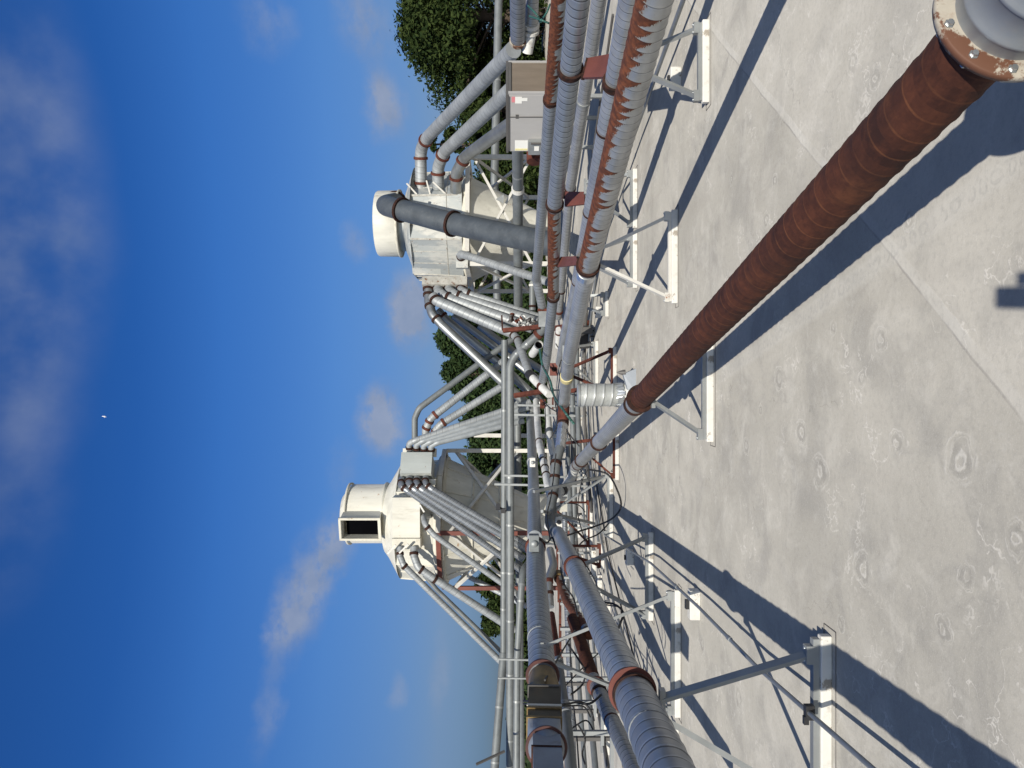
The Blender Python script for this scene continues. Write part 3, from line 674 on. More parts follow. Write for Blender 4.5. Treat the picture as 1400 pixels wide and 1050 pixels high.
# rusty pair between the left ducts
pipe('narrow rust striped pipe between the two left spiral ducts', [(PX([(763, 788, 12), (766, 796, 11.8), (775, 822, 10.8), (801, 859, 9.2), (806, 868, 9)]), .13, 'galv_drip3')], [(0, dict(y=787), dict(out=1.3, w=.15, mat='ochre', name='sleeve')), (0, dict(y=862), dict(out=1.2, w=.06, mat='galv_smooth'))])
pipe('dark red rusted pipe that turns to grey spiral past a red flange', [(PX([(783, 846, 9.6), (811, 928, 8.0)]), .15, 'rust_pipe', dict(name='rusted_tube')), (PX([(811, 928, 8.0), (818, 944, 7.6), (833, 978, 7), (872, 1060, 5.6), (920, 1160, 4.6)]), .145, 'galv_dark', dict(ridge=(.09, .003), seg=24))],
     [(1, dict(y=938), dict(out=1.4, w=.03, mat='oxide', name='flange')), (1, dict(y=948), dict(out=1.15, w=.05, mat='rust_ring')), (1, dict(y=986), dict(out=1.03, w=.04, mat='rust_far'))])
pipe('thin pipe rusty at the top and grey below, right of the thick spiral duct', [(PX([(754, 840, 9.6), (763, 904, 8.2)]), .085, 'rust_far', dict(name='rusted_tube')), (PX([(763, 904, 8.2), (774, 985, 6.8), (782, 1060, 6)]), .10, 'galv_grey')],
     [(1, dict(y=906), dict(out=1.2, w=.08, mat='galv_smooth')), (1, dict(y=972), dict(out=1.3, w=.2, mat='galv_dark', name='sleeve'))])
pipe('crumpled short duct under the end of the thick grey duct', [(PX([(752, 752, 12.5), (757, 772, 12), (750, 792, 11.8), (752, 830, 11.5)]), .13, 'galv_smooth', dict(bend=.2))], [(0, dict(y=795), dict(out=1.15, w=.06, mat='rust_far')), (0, dict(y=812), dict(out=1.1, w=.05, mat='rust_ring'))])

# upright stub of spiral duct by the rusty pipe
st = thing('vent_stack', 'short upright spiral duct stub with torn foil round its foot', 'vent', G(858, 540))
b_ = G(858, 540); DD = b_.y; rs = 15.5*DD/1020
MB().lathe(b_, (0, 0, 1), [(0, rs*1.25), (.04, rs*1.2), (.05, rs)], 32).build('curb', 'whitepipe', st)
top = (858-790)/1020*DD
MB().tube([b_+Vector((0, 0, .04)), b_+Vector((0, 0, top))], rs, 32, 0, .03, (.12, .006)).build('tube', galv('pale spiral stub', base=(.56, .58, .56), pitch=.12, line=.1, dirt=.5, metal=.4), st)
ring(st, b_+Vector((0, 0, top-.01)), (0, 0, 1), rs, 1.06, .03, 'strut', 'rim', 32)
fo = MB(); vs = []; n = 48
for i in range(n):
    q = 2*math.pi*i/n
    vs.append(b_+Vector((math.cos(q)*rs*1.05, math.sin(q)*rs*1.05, .17+random.uniform(-.03, .03)))); vs.append(b_+Vector((math.cos(q)*rs*random.uniform(1.06, 1.22), math.sin(q)*rs*random.uniform(1.06, 1.22), .07+random.uniform(-.02, .02))))
fo.add(vs, [(2*i, 2*i+1, 2*((i+1) % n)+1, 2*((i+1) % n)) for i in range(n)]).build('torn_foil', 'foil', st)
# grey junction box beside it
jb = thing('flashing_hood', 'pointed grey metal hood on the roof beside the upright duct stub', 'roof hood', G(870, 520))
g0 = G(868, 522)
MB().add([g0+Vector(v) for v in ((-.13, -.09, 0), (.17, -.09, 0), (.17, .09, 0), (-.13, .09, 0), (-.10, -.05, .10), (.10, -.05, .16), (.10, .05, .16), (-.10, .05, .10))], [(3, 2, 1, 0), (4, 5, 6, 7), (0, 1, 5, 4), (1, 2, 6, 5), (2, 3, 7, 6), (3, 0, 4, 7)]).build('hood', 'boxgrey', jb)
MB().lathe(g0+Vector((.12, -.03, .13)), (0, 0, 1), [(0, .04), (.05, .03), (.12, .0)], 12).build('spike', 'acdark', jb)

# ------------------------------------------------------------------ cyclones
def octo(mb, c, z0, z1, r0, r1, n=8, ph=0.0):
    vs = []
    for z, r in ((z0, r0), (z1, r1)):
        for i in range(n):
            q = 2*math.pi*(i+.5)/n+ph; vs.append(Vector((c.x+r*math.cos(q), c.y+r*math.sin(q), z)))
    mb.add(vs, [(i, (i+1) % n, (i+1) % n+n, i+n) for i in range(n)]+[tuple(range(n, 2*n)), tuple(reversed(range(n)))])
    return mb
def Zat(x, D): return HC-(x-700)/F*D
def frame(cx, cy, R, ztop, zb, parent, mats, ph):
    cs = [Vector((cx+R*math.cos(q+ph), cy+R*math.sin(q+ph), 0)) for q in (math.pi/4, 3*math.pi/4, 5*math.pi/4, 7*math.pi/4)]
    for i, c in enumerate(cs):
        d = cs[(i+1) % 4]
        MB().bar(c+Vector((0, 0, zb)), c+Vector((0, 0, ztop)), .12).build('leg', mats[i % len(mats)], parent)
        MB().bar(c+Vector((0, 0, ztop+.062)), d+Vector((0, 0, ztop+.062)), .16, .12).build('ring_beam', mats[i % len(mats)], parent)
        MB().bar(c+Vector((0, 0, ztop-.1)), d.lerp(c, .0)+Vector((0, 0, ztop-1.7)), .065).build('brace', 'beam', parent)
        MB().bar(d+Vector((0.02, 0.07, ztop-.1)), c+Vector((.02, .07, ztop-1.7)), .065).build('brace', 'beam', parent)
    return cs

# right hand cyclone (weathered galvanised)
D1 = 22.0; ax1 = P(700, 312, D1); c1 = Vector((ax1.x, D1, 0))
cy1 = thing('cyclone_separator', 'right hand dust cyclone clad in patched grey sheet with a low cream cap', 'dust cyclone', (c1.x, c1.y, 0))
z = lambda x: Zat(x, D1)
c1s = P(700, 306, D1); c1s = Vector((c1s.x, D1, 0))
body1 = octo(MB(), c1, z(636), z(568), 1.62, 1.55).build('body', 'patch', cy1)
sk_ = MB()
for i in range(8):
    q = 2*math.pi*(i+.5)/8
    e = Vector((c1.x+1.60*math.cos(q), c1.y+1.60*math.sin(q), 0)); e2 = Vector((c1.x+1.565*math.cos(q), c1.y+1.565*math.sin(q), 0))
    sk_.bar(e+Vector((0, 0, z(634))), e2+Vector((0, 0, z(570))), .05, .03)
    q2 = 2*math.pi*(i+1.5)/8
    for t2 in (.33, .66):
        a2 = e.lerp(Vector((c1.x+1.60*math.cos(q2), c1.y+1.60*math.sin(q2), 0)), t2)
        b2_ = e2.lerp(Vector((c1.x+1.565*math.cos(q2), c1.y+1.565*math.sin(q2), 0)), t2)
        sk_.bar(a2+Vector((0, 0, z(634))), b2_+Vector((0, 0, z(570))), .02, .02)
    f2 = Vector((c1.x+1.605*math.cos(q2), c1.y+1.605*math.sin(q2), 0))
    sk_.bar(e+Vector((0, 0, z(616))), f2+Vector((0, 0, z(616))), .02, .02)
sk_.build('seam_strips', 'dirty_strip', body1)
MB().lathe(c1s, (0, 0, 1), [(z(570), 1.60), (z(562), 1.15), (z(558), .92)], 40).build('shoulder', 'patch', cy1)
MB().lathe(c1s, (0, 0, 1), [(z(560), .80), (z(546), .80)], 32).build('neck', 'galv_smooth', cy1)
cap = MB().lathe(c1s, (0, 0, 1), [(z(548), .72), (z(548.2), .95), (z(547), .96), (z(519), .95), (z(517), .92), (z(516.5), 0)], 40).build('cap', 'cream', cy1)
MB().lathe(c1s, (0, 0, 1), [(z(548.5), .96), (z(549), .985), (z(546.5), .985), (z(546), .96)], 40).build('cap_rim', 'cream_seam', cap)
cc = c1+Vector((-.05, 0, 0))
MB().lathe(cc, (0, 0, 1), [(z(646), 1.5), (z(745), .45), (z(765), .45)], 40).build('cone', 'cream', cy1)
MB().lathe(cc, (0, 0, 1), [(z(636), 1.62), (z(638), 1.68), (z(644), 1.68), (z(646), 1.5)], 8).build('base_ring', 'cream_seam', cy1)
frame(c1.x, c1.y, 2.15, z(646), 0.0, cy1, ['beam'], .12)
# inlet collars on the left with their box, on the right pads
MB().box(P(609, 391, 20.9), Vector((.12, .05, 0)), Vector((-.12, .3, 0)), (0, 0, .62)).build('inlet_box', 'dirty_strip', cy1)
MB().box(P(601, 268, 21.2), Vector((.22, .10, 0)), Vector((-.1, .22, 0)), (0, 0, .70)).build('inlet_plenum', 'patch', cy1)
MB().box(P(632, 357, 20.3), Vector((.20, .02, 0)), Vector((0, .12, 0)), (0, 0, .16)).build('inlet_pad', 'patch', cy1)
for (a, b) in (((556, 251), (570, 266)), ((583, 247), (589, 269)), ((592, 249), (612, 268))):
    MB().bar(P(a[0], a[1], 20.6), P(b[0], b[1], 20.6), .055, .04).build('lug', 'beam', cy1)
tri = P(686, 272, 20.3)
MB().add([tri+Vector(v) for v in ((-.12, 0, -.05), (.12, 0, -.05), (0, 0, .16), (-.12, .04, -.05), (.12, .04, -.05), (0, .04, .16))], [(0, 1, 2), (5, 4, 3), (0, 3, 4, 1), (1, 4, 5, 2), (2, 5, 3, 0)]).build('bracket', 'strut', cy1)

# left hand cyclone (cream)
D2 = 21.5; a2x = P(700, 710, D2).x; c2 = Vector((a2x, D2, 0)); z = lambda x: Zat(x, D2)
cy2 = thing('cyclone_separator', 'left hand cream dust cyclone with an open square hood on its stack', 'dust cyclone', (c2.x, c2.y, 0))
body2 = octo(MB(), c2, z(600), z(550), 1.72, 1.64, 10).build('body', 'cream', cy2)
s2 = P(700, 702, D2); s2 = Vector((s2.x, D2, 0))
sh2 = MB().lathe(c2, (0, 0, 1), [(z(551), 1.66), (z(536), 1.12), (z(529), .93)], 40).build('shoulder', 'cream', cy2)
stk = MB().lathe(s2, (0, 0, 1), [(z(532), .86), (z(529), .90), (z(528), .90), (z(527), .84), (z(482), .84), (z(470), .52), (z(468), 0)], 40).build('stack', 'cream', cy2)
for x__ in (530, 481): MB().lathe(s2, (0, 0, 1), [(z(x__), .84), (z(x__), .885), (z(x__-3), .885), (z(x__-3), .84)], 40).build('stack_band', 'cream_seam', stk)
# hood: an open box facing the eye and a little left
hd = Vector((-.24, -.97, 0)).normalized(); hs = Vector((hd.y, -hd.x, 0))
hc = P(495, 717, D2-.93); hw, hh, hl = .29, .53, .30
hood = MB()
for sgn in (-1, 1):
    hood.box(hc+hs*sgn*hw, hd*hl, hs*.02, (0, 0, hh))
    hood.box(hc+Vector((0, 0, sgn*(hh-.02))), hd*(hl-.003), hs*(hw-.02), (0, 0, .02))
hob = hood.build('hood', 'cream', cy2)
fr = MB()
for sgn in (-1, 1):
    fr.box(hc+hs*sgn*(hw+.01)+hd*hl, hd*.03, hs*.03, (0, 0, hh+.035)); fr.box(hc+Vector((0, 0, sgn*(hh+.01)))+hd*hl, hd*.027, hs*(hw-.02), (0, 0, .03))
fr.build('hood_frame', 'cream_seam', hob)
MB().box(hc+hd*(hl-.24)-Vector((0, 0, .04)), hd*.01, hs*(hw-.03), (0, 0, hh-.08)).build('opening', 'dark', hob)  # black panel, painting in the shade inside the hood
MB().lathe(c2, (0, 0, 1), [(z(614), 1.70), (z(718), .72), (z(775), .72)], 48).build('cone', 'cream', cy2)
MB().lathe(c2, (0, 0, 1), [(z(600), 1.72), (z(602), 1.82), (z(606), 1.82), (z(606.2), 1.74), (z(610), 1.74), (z(610.2), 1.80), (z(614), 1.80), (z(614), 1.70)], 40).build('base_ring', 'cream_seam', cy2)
cs2 = [Vector((c2.x+1.98*math.cos(q), c2.y+1.98*math.sin(q), 0)) for q in (math.radians(45*a) for a in range(8))]
for i, c in enumerate(cs2):
    d = cs2[(i+1) % 8]; mt = 'oxide' if i in (4, 5) else 'beam'
    if i % 2 == 0:
        MB().bar(c, c+Vector((0, 0, z(608)-.061)), .11).build('leg', 'oxide' if i in (4, 6) else 'beam', cy2)
        e = cs2[(i+2) % 8]
        MB().bar(c+Vector((0, 0, z(622))), e+Vector((0, 0, z(705))), .075).build('brace', 'beam', cy2)
        MB().bar(e+Vector((0, .08, z(622))), c+Vector((0, .08, z(705))), .075).build('brace', 'beam', cy2)
    MB().bar(c+Vector((0, 0, z(608))), d+Vector((0, 0, z(608))), .10, .12).build('ring_beam', mt, cy2)
sm_ = MB()
for k in range(12):
    q = 2*math.pi*(k+.2)/12; u_ = Vector((math.cos(q), math.sin(q), 0))
    sm_.bar(c2+u_*1.705+Vector((0, 0, z(615))), c2+u_*.735+Vector((0, 0, z(716))), .035, .02)
sm_.build('seam_strips', 'cream_seam', cy2)
for x__, r_ in ((648, 1.375), (683, 1.04)): MB().lathe(c2, (0, 0, 1), [(z(x__), r_), (z(x__), r_+.03), (z(x__+2), r_+.012), (z(x__+2), r_-.02)], 48).build('seam_band', 'cream_seam', cy2)
sm_ = MB()
for k in range(10):
    q = 2*math.pi*(k+.5)/10; u_ = Vector((math.cos(q), math.sin(q), 0))
    sm_.bar(c2+u_*1.722+Vector((0, 0, z(599))), c2+u_*1.642+Vector((0, 0, z(551))), .04, .02)
    q = 2*math.pi*(k+1)/10; u_ = Vector((math.cos(q), math.sin(q), 0))
    sm_.bar(c2+u_*1.642+Vector((0, 0, z(599))), c2+u_*1.565+Vector((0, 0, z(551))), .03, .02)
sm_.build('seam_strips', 'cream_seam', body2)
# plenum boxes
pm = MB().box(P(571, 641, 19.95), Vector((.26, .16, 0)), Vector((-.2, .32, 0)), (0, 0, .41)).build('plenum', 'plenum', cy2)
MB().box(P(574, 619, 20.15), Vector((.11, .03, 0)), Vector((-.02, .16, 0)), (0, 0, .44)).build('manifold', 'cream', cy2)
MB().box(P(573, 659, 19.65), Vector((.07, .02, 0)), Vector((-.02, .13, 0)), (0, 0, .44)).build('manifold', 'cream', cy2)
ib = MB().box(P(557, 706, 19.8), Vector((.54, -.02, 0)), Vector((0, .25, 0)), (0, 0, .36)).build('inlet_box', 'cream', cy2)
MB().box(P(557, 741, 19.75), Vector((.14, -.02, 0)), Vector((0, .24, 0)), (0, 0, .37)).build('inlet_collar_box', 'cream_seam', ib)
for (a, b) in (((530, 757), (541, 745)), ((546, 756), (558, 744)), ((574, 690), (580, 700))):
    MB().bar(P(a[0], a[1], 19.3), P(b[0], b[1], 19.3), .06, .04).build('lug', 'white', cy2)

# ------------------------------------------------------------------ ducts of the cyclones
def duct(label, lst, dia, mat='galv_far', rings=(), bend=None, group=None, rm='rust_ring', seg=14):
    return pipe(label, [(PX(lst), dia, mat, dict(bend=bend if bend else dia*1.3, seg=seg))], [(0, w, dict(out=1.2, w=.07, mat=rm)) for w in rings], group=group)
duct('uppermost of the three silver ducts sloping from the right cyclone over the cabinet', [(576, 262, 21.0), (575, 204, 20.6), (585, 187, 20.0), (702, 68, 14.5)], .33, rings=[dict(y=250), dict(y=216), dict(y=192)], bend=.5, rm='rust_far')
duct('middle silver duct sloping from the right cyclone down behind the grey cabinet', [(599, 258, 20.8), (599, 228, 20.5), (608, 207, 20.0), (706, 116, 15.5)], .33, rings=[dict(y=237), dict(y=213)], bend=.45, rm='rust_far')
duct('thin pale strip duct above the middle sloping one', [(652, 160, 20), (702, 118, 16.5)], .12, 'white')
duct('lowest silver duct from the right cyclone, smooth past its elbow', [(623, 262, 20.6), (624, 236, 20.2), (636, 214, 19.8), (712, 160, 16)], .31, 'galv_smooth', rings=[dict(y=243), dict(y=220)], bend=.45, rm='rust_far')
duct('broad slate grey pipe slanting down from the right cyclone\'s cap', [(541, 277, 21.6), (526, 281, 20.3), (545, 286, 19.8), (620, 306, 18.8), (760, 335, 16.8)], .56, 'galv_paint', rings=[dict(y=275), dict(y=287), dict(y=306)], bend=.7, seg=24)
duct('small spiral duct from the pad on the right cyclone\'s left side', [(632, 356, 20.4), (629, 347, 20.0), (640, 350, 19.7), (752, 386, 18)], .21, rings=[dict(y=351)], bend=.25)
# four collars of the right cyclone, seven ducts to the left of it
duct('smooth outermost duct from the right cyclone\'s top left collar', [(585, 388, 20.8), (586, 412, 20.6), (591, 430, 20.4), (604, 444, 20.3), (686, 521, 20.2), (735, 566, 20.4)], .25, 'galv_smooth', rings=[dict(y=395), dict(y=403), dict(y=418), dict(y=436)], bend=.35)
duct('spiral duct from the right cyclone crossing over to the white elbow', [(592, 405, 20.3), (596, 411, 20.2), (650, 434, 20), (702, 456, 19.6)], .28, rings=[dict(y=410)])
duct('spiral duct second from the right cyclone\'s top collar', [(598, 390, 20.8), (600, 399, 20.6), (607, 405, 20.4), (728, 449, 19.8)], .27, rings=[dict(y=393), dict(y=407)], bend=.25)
duct('spiral duct third from the right cyclone\'s top collar', [(613, 390, 20.8), (615, 398, 20.6), (624, 404, 20.4), (735, 440, 20)], .26, rings=[dict(y=393), dict(y=405)], bend=.25)
duct('lowest thin spiral duct from the right cyclone\'s left collars', [(629, 390, 20.8), (630, 396, 20.6), (638, 401, 20.4), (738, 434, 20.2)], .21, rings=[dict(y=394), dict(y=402)], bend=.22)
duct('smooth tube below the outermost duct, second of the crossing smooth tubes', [(598, 424, 20.9), (610, 437, 20.9), (686, 500, 20.8), (741, 552, 20.6)], .24, 'galv_smooth', rings=[dict(y=432)], rm='rust_far')
duct('smooth tube nearest the conifer among the crossing smooth tubes', [(620, 432, 21.4), (690, 484, 21.2), (739, 522, 21)], .22, 'galv_smooth')
duct('thin smooth tube half hidden under the crossing ducts', [(655, 445, 21.9), (715, 490, 21.8), (741, 506, 21.6)], .2, 'galv_smooth')
pipe('spiral pipe bending down past the long tube\'s corner with a black sleeve', [(PX([(700, 456, 19.6), (707, 463, 19.4), (713, 480, 18.8), (724, 512, 18)]), .20, 'galv_far', dict(bend=.3)), (PX([(724, 512, 18), (734, 523, 17.6), (752, 540, 17)]), .19, 'whitepipe', dict(name='white_tube'))],
     [(0, dict(y=458), dict(out=1.12, w=.06, mat='rust_ring')), (0, dict(y=465), dict(out=1.1, w=.05)), (1, dict(f=.08), dict(out=1.22, w=.25, mat='black', name='rubber_sleeve')), (1, dict(f=.6), dict(out=1.08, w=.1, mat='rust_far'))])
# right side of the left cyclone
duct('smooth grey tube with a square bend right of the left cyclone', [(567, 600, 20.6), (567, 572, 20.5), (573, 558, 20.4), (700, 464, 20.8)], .17, 'galv_grey', bend=.3)
duct('spiral duct with two rust couplings rising beside the square bent tube', [(582, 602, 20.6), (582, 587, 20.5), (589, 572, 20.4), (690, 493, 20.6)], .21, rings=[dict(y=585), dict(y=576), dict(y=568)], bend=.3, rm='rust_far')
duct('shorter spiral duct right of the left cyclone reaching the long tubes', [(592, 600, 20.6), (596, 588, 20.5), (604, 579, 20.4), (694, 524, 20.6)], .21, rings=[dict(y=590), dict(y=578)], bend=.3, rm='rust_far')
for i, (x0, y0, x1, lb) in enumerate(((560, 608, 545, 'topmost of four slim ducts sloping from the left cyclone to the thick duct'), (570, 609, 553, 'second of four slim ducts sloping from the left cyclone'),
                                      (580, 610, 562, 'third of four slim ducts sloping from the left cyclone'), (590, 611, 571, 'lowest of four slim ducts sloping from the left cyclone'))):
    duct(lb, [(x0, y0+8, 20.0), (x0-1, y0-2, 19.9), (x0+8, y0-6, 19.8), (725-i*3, x1+4, 20.2)], .165, 'galv_far' if i == 0 else 'galv_mid', rings=[dict(y=y0+4)], bend=.17)
# left side of the left cyclone
for i, (x0, y0, x1, y1, lb) in enumerate(((549, 662, 712, 779, 'topmost duct of four dropping leftward across the cream cyclone'), (560, 661, 716, 764, 'second duct of four dropping leftward across the cream cyclone'),
                                          (570, 661, 722, 752, 'third duct of four dropping leftward, in the shade of its neighbours'), (582, 660, 722, 746, 'lowest duct of four dropping leftward across the cream cyclone'))):
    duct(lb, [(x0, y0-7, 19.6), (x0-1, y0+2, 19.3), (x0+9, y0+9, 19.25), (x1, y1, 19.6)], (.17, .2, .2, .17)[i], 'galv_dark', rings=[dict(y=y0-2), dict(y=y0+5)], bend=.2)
duct('small spiral duct from the lone elbow on the front of the cream cyclone', [(589, 705, 20.0), (579, 706, 19.5), (581, 717, 19.2), (594, 732, 19.2), (714, 817, 19.5)], .15, 'galv_far', rings=[dict(y=721)], bend=.22)
duct('broader duct from the lower left collar of the cream cyclone', [(566, 748, 19.5), (566, 760, 19.4), (572, 776, 19.3), (592, 790, 19.3), (704, 862, 19.6)], .2, 'galv_far', rings=[dict(y=757), dict(y=779), dict(y=792)], bend=.3)
duct('long slim duct from the upper left collar down to the tilting tube', [(547, 748, 19.5), (547, 760, 19.4), (552, 773, 19.3), (692, 912, 19.5)], .165, 'galv_far', rings=[dict(y=757), dict(y=774)], bend=.3)
duct('plain dark tube lying under the long slim duct', [(580, 786, 19.9), (597, 806, 19.9), (693, 899, 19.8)], .12, 'galv_grey')
duct('spiral duct behind the white braces left of the cream cyclone', [(610, 773, 22.5), (720, 829, 21.5)], .15, 'galv_far')

# ------------------------------------------------------------------ air conditioner
Z0, Z1 = .78, 1.66
L_ = Vector((4.02, 12.9, 0)); C_ = Vector((4.65, 12.0, 0)); R_ = Vector((5.39, 12.5, 0)); B_ = L_+R_-C_
ac = thing('air_conditioner', 'grey packaged air conditioner with a brown coil side and stickers', 'air conditioner', tuple((L_+R_)/2))
up = lambda v, zz: Vector((v.x, v.y, zz))
q = [L_, C_, R_, B_]; n = 4
MB().add([up(v, Z0) for v in q]+[up(v, Z1) for v in q], [(i, (i+1) % 4, (i+1) % 4+4, i+4) for i in range(4)]+[(3, 2, 1, 0), (4, 5, 6, 7)]).build('cabinet', 'acgrey', ac, .01)
cen = (L_+R_)/2
MB().add([up(cen+(v-cen)*1.03, Z1+.003) for v in q]+[up(cen+(v-cen)*1.03, Z1+.04) for v in q], [(i, (i+1) % 4, (i+1) % 4+4, i+4) for i in range(4)]+[(3, 2, 1, 0), (4, 5, 6, 7)]).build('lid', 'acdark', ac)
nr = Vector(((R_-C_).y, -(R_-C_).x, 0)).normalized(); nl = Vector(((C_-L_).y, -(C_-L_).x, 0)).normalized()
def panel(a, b, f0, f1, z0, z1, nrm, th, nm, mat, par=ac):
    p0, p1 = a.lerp(b, f0), a.lerp(b, f1); d = (p1-p0)
    return MB().box((p0+p1)/2+nrm*(th/2+.002)+Vector((0, 0, (z0+z1)/2)), d/2, nrm*th/2, (0, 0, (z1-z0)/2)).build(nm, mat, par)
panel(C_, R_, .07, .95, Z0+.06, Z1-.05, nr, .012, 'coil_guard', 'coil')
for a0, a1 in ((0, .06), (.955, 1)): panel(C_, R_, a0, a1, Z0, Z1, nr, .03, 'corner_post', 'acgrey')
panel(C_, R_, .06, .955, Z1-.045, Z1, nr, .03, 'corner_post', 'acdark')
panel(L_, C_, .02, .98, Z1-.02, Z1, nl, .012, 'top_trim', 'acdark')
panel(L_, C_, .62, .635, Z0+.02, Z1-.03, nl, .006, 'panel_joint', 'acdark')
panel(L_, C_, .06, .93, Z0+.30, Z0+.31, nl, .006, 'panel_joint', 'acdark')
panel(L_, C_, .86, .97, Z1-.22, Z1-.11, nl, .003, 'sticker', 'sticker'); panel(L_, C_, .88, .97, Z1-.11, Z1-.055, nl, .003, 'sticker', 'pink'); panel(L_, C_, .90, .95, Z1-.31, Z1-.22, nl, .003, 'sticker', 'sticker')
panel(L_, C_, .60, .67, Z1-.17, Z1-.12, nl, .003, 'name_plate', 'acdark')
panel(L_, C_, .02, .21, Z1-.33, Z1-.11, nl, .003, 'sticker', 'sticker'); panel(L_, C_, .025, .06, Z1-.325, Z1-.115, nl, .005, 'sticker', 'ylabel')
dc = panel(L_, C_, .0, .24, Z1-.62, Z1-.34, nl, .09, 'disconnect_box', 'strut'); panel(L_, C_, .08, .16, Z1-.52, Z1-.44, nl, .096, 'sticker', 'sticker', dc)
panel(L_, C_, .21, .23, Z1-.6, Z1-.38, nl, .12, 'handle', 'acdark', dc)
for v in q:
    p = cen+(v-cen)*.9
    MB().bar(up(p, 0), up(p, Z0), .06).build('leg', 'strut', ac)
rk = thing('steel_plate', 'rust red curved steel plate hanging below the air conditioner', 'steel plate', P(728, 212, 13.6))
MB().lathe(P(731, 212, 13.8), Vector((1, .2, 0)), [(-.14, .15), (.14, .15)], 20, True).build('drum', 'rust_far', rk)

# ------------------------------------------------------------------ posts, rods, small steel
def post(label, a, b, w=.041, mat='strut', name='steel_post', cat='post', group='galvanised strut posts of the pipe rack'):
    a, b = Vector(a), Vector(b); t_ = thing(name, label, cat, tuple(a if a.z < b.z else b), group)
    MB().bar(a, b, w).build('channel', mat, t_)
    lo = a if a.z < b.z else b
    if cat == 'post': MB().box(lo, (.05, 0, 0), (0, .05, 0), (0, 0, .006)).build('foot_plate', mat, t_)
    return t_
post('upright strut nearest the corner of the long tube', P(703, 567, 15.6), P(804, 569, 15.6))
post('upright strut crossing the thick duct beside the wall lamp', P(676, 662, 15.2), P(810, 665, 15.2))
post('upright strut just right of the taller one by the lamp', P(689, 650, 15.6), P(805, 653, 15.6))
post('upright strut behind the foil sleeve under the four slim ducts', P(708, 554, 16), P(802, 556, 16))
post('raking strut from the thick duct down to the cable loop', P(730, 672, 11.5), P(829, 651, 12.5), .045, 'strut')
post('raking strut below the elbow where the long duct begins', P(741, 699, 11.5), P(817, 717, 13.5), .045, 'strut')
post('thin upright rod at the joint of the tilting tube', P(681, 901, 18), P(742, 903, 18), .04)
post('thin upright rod a little left of the tilting tube joint', P(681, 927, 17.6), P(745, 928, 17.6), .035)
post('loose thin rod poking out into the sky at the lower left', P(651, 1045, 17), P(690, 1027, 17.3), .045, 'acdark', cat='rod', name='steel_rod')
post('rust brown beam below the tangle of fittings', P(688, 452, 18.6), P(738, 447, 18.3), .10, 'rust_far', cat='beam', name='steel_beam', group=None)
post('rust brown beam under the crossing of smooth tubes', P(703, 541, 17.6), P(742, 535, 17.4), .09, 'rust_far', cat='beam', name='steel_beam', group=None)
post('rust brown beam by the vent stub', P(776, 535, 13.4), P(792, 533, 13.0), .07, 'rust_far', cat='beam', name='steel_beam', group=None)
post('rust brown beam across the back of the silver ducts', P(760, 449, 17), P(806, 442, 15), .12, 'rust_far', cat='beam', name='steel_beam', group=None)
post('rust red rail over the foil sleeve', P(773, 606, 13.5), P(808, 602, 12.5), .05, 'rust_far', cat='beam', name='steel_beam', group=None)
post('white upright post at the foot of the conifers', P(648, 595, 25), P(760, 596, 25), .13, 'beam', group=None)
post('red upright post behind the cream cyclone cone', P(652, 708, 23.5), P(765, 708, 23.5), .12, 'oxide', group=None)
# pipe racks between the left ducts: little frames standing on short sleepers
rk_n = 0
def rack(label, x0, x1, y, D, w=.5):
    t_ = thing('pipe_rack', label, 'pipe rack', Vector((P(700, y, D).x, D, 0)), 'low pipe racks between the left ducts')
    zt = Zat(x0, D); xx = P(700, y, D).x
    MB().bar((xx-w/2, D, .04), (xx+w/2, D, .04), .09, .08).build('sleeper', 'white', t_, .005)
    for s_ in (-1, 1): MB().bar((xx+s_*w*.4, D, .082), (xx+s_*w*.4, D, zt), .04).build('upright', 'acdark' if s_ < 0 else 'strut', t_)
    MB().bar((xx-w/2, D+.042, zt), (xx+w/2, D+.042, zt), .04).build('cross_bar', 'rust_far', t_)
    MB().bar((xx-w/2, D-.042, zt*.6), (xx+w/2, D-.042, zt*.6), .035).build('cross_bar', 'strut', t_)
names = ['nearest the picture edge, under the square transition', 'second from the lower left edge', 'by the red flange of the rusted pipe', 'beside the dark red pipe', 'under the thin rusty pipe', 'at the head of the dark red pipe',
         'beneath the rust striped pipe', 'below the crumpled duct', 'under the start of the long left duct', 'by the white elbow', 'under the foil sleeve', 'behind the vent stub']
for i, (x0, y, D) in enumerate(((775, 1030, 7.2), (772, 985, 8.2), (770, 950, 9.2), (768, 915, 10.2), (766, 878, 11.2), (766, 842, 12.2), (764, 805, 13.3), (762, 770, 14.3), (762, 735, 15.3), (760, 690, 16.2), (758, 640, 16.8), (756, 545, 17.6))):
    rack('low pipe rack on a short white sleeper '+names[i], x0, 0, y, D, .5)
for i, (px, py, w) in enumerate(((833, 1010, .5), (818, 960, .5), (806, 876, .4), (800, 820, .5), (797, 770, .4), (793, 720, .5), (795, 585, .5), (800, 640, .4), (790, 460, .5), (797, 500, .4))):
    g0 = G(px, py)
    lb = ['left of the grey spiral past the red flange', 'below the red flange of the rusted pipe', 'under the pale raking strut', 'below the rust striped pipe', 'beneath the long left duct\'s elbow', 'behind the rust bracket', 'right of the foil sleeve', 'behind the silver end of the rusty pipe', 'behind the silver ducts of the right bank', 'near the rust beam by the vent stub'][i]
    t_ = thing('sleeper_block', 'bare white sleeper on the roof '+lb, 'sleeper', tuple(g0))
    MB().bar(g0+Vector((-w/2, 0, .05)), g0+Vector((w/2, 0, .05)), .1, .1).build('block', 'white', t_, .005)
    MB().bar(g0+Vector((-w/2+.02, .01, .12)), g0+Vector((w/2-.02, .01, .12)), .042, .034).build('channel', 'strut', t_)

